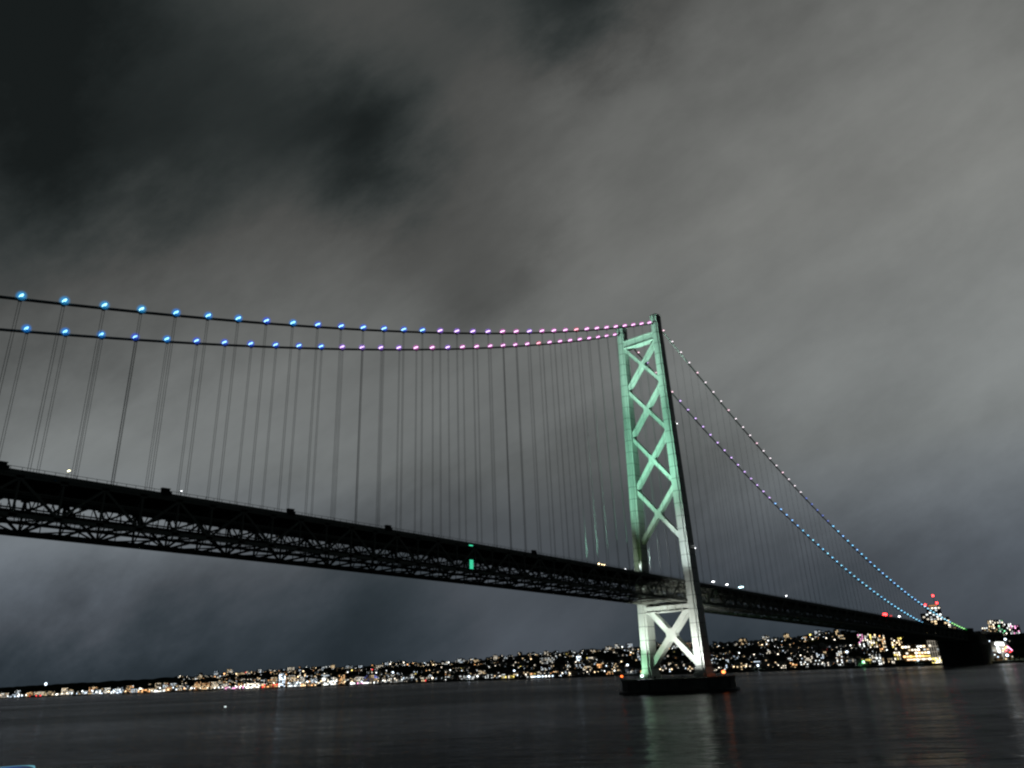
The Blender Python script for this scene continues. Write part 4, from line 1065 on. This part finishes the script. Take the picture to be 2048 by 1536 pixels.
# small marker buoy with a white light, a boat with a blue lit roof at the lower left
bu = empty('marker_buoy', (-190.9, 306.0, 0))
q = MB(); q.loft([[(r_ * math.cos(a * math.pi / 6), r_ * math.sin(a * math.pi / 6), z) for a in range(12)] for r_, z in ((1.1, -0.8), (1.3, 0.1), (0.9, 0.5), (0.25, 0.7), (0.2, 2.2))]); q.build('float', dark_metal, bu)
q = MB(); q.ball((0, 0, 2.5), 0.9, 0.9, 0.55, 10, 6); q.build('lamp', emis('buoy_lamp', (0.8, 0.9, 0.9), 1.3), bu)
tag(bu, 'small buoy with a dim white light alone on the dark water', 'buoy')

bt = empty('excursion_boat', (0, 0, 0))
# roof rim passes through the corner of the view about 60 m from the camera
def bpt(px, py, dist):
    return Vector(azimuth_point(px, py, dist))
BD = 62.0
c0 = bpt(-10, 1533, BD); zroof = c0.z
ax = (bpt(64, 1536, BD) - bpt(0, 1536, BD)); ax.z = 0; ax.normalize(); ay = Vector((-ax.y, ax.x, 0))   # ax to the right, ay away from the camera
bend = bpt(63, 1536, BD)   # right end of the roof
bt.location = (bend.x, bend.y, 0); bt.rotation_euler.z = math.atan2(ax.y, ax.x)
ZR = zroof - 0.22
hull_paint = mat('hull_paint', (0.5, 0.52, 0.55), 0.4); blue_roof = mat('blue_roof', (0.02, 0.16, 0.42), 0.35, 0, 0.5)
q = MB()
secs = []
for x, wd, zt in ((1.5, 0.2, 3.6), (0.0, 1.4, 3.2), (-3, 2.6, 2.8), (-9, 3.0, 2.5), (-17, 2.8, 2.5), (-19, 2.4, 2.6)):
    secs.append([(x, -wd, zt), (x, -wd * 0.8, 0.0), (x, -wd * 0.3, -1.2), (x, wd * 0.3, -1.2), (x, wd * 0.8, 0), (x, wd, zt)])
q.loft(secs); q.build('hull', hull_paint, bt)
q = MB(); q.box(-17, -2.6, -2.1, 2.1, 2.4, ZR - 2.4); q.box(-15, -3.2, -1.9, 1.9, ZR - 2.4, ZR - 0.25); q.build('cabin', hull_paint, bt)
q = MB()
for k in range(5): q.box(-14.3 + k * 2.2, -12.9 + k * 2.2, -1.98, -1.902, ZR - 1.7, ZR - 0.8)
q.build('window', mat('boat_window', (0.02, 0.02, 0.03), 0.1), bt)
q = MB()
def rr_out(z, g):
    pts = []
    for cx_, cy_, a0 in ((-1.2, 0.9, 0), (-16, 0.9, 90), (-16, -0.9, 180), (-1.2, -0.9, 270)):
        for k in range(6):
            a = math.radians(a0 + k * 18); pts.append((cx_ + (1.3 + g) * math.cos(a), cy_ + (1.3 + g) * math.sin(a), z))
    return pts
q.loft([rr_out(ZR - 0.3, 0), rr_out(ZR - 0.06, 0), rr_out(ZR + 0.02, -0.25), rr_out(ZR + 0.05, -0.7)]); rf = q.build('roof', blue_roof, bt)
q = MB(); pts = rr_out(ZR - 0.02, 0.05); q.tube(pts + [pts[0]], 0.045, 6); q.build('roof_rim', emis('rim_light', (0.25, 0.7, 0.85), 0.5), rf)
q = MB(); q.tube([(-3.0, 0.3, ZR - 0.2), (-3.0, 0.3, ZR + 0.15)], 0.3, 8); q.build('roof_vent', blue_roof, rf)
point_light('deck_light', (0, 0, 0), (0.1, 0.5, 1.0), 2500, 0.3, bt).location = (-6, 0, ZR + 1.0)
q = MB(); q.tube([(-6, 0, ZR), (-6, 0, ZR + 0.9)], 0.04, 6); q.box(-6.1, -5.9, -0.1, 0.1, ZR + 0.9, ZR + 0.98); q.build('lamp_post', dark_metal, rf)

tag(bt, 'boat with a blue lit rounded roof and pale rim at the lower left corner', 'boat')
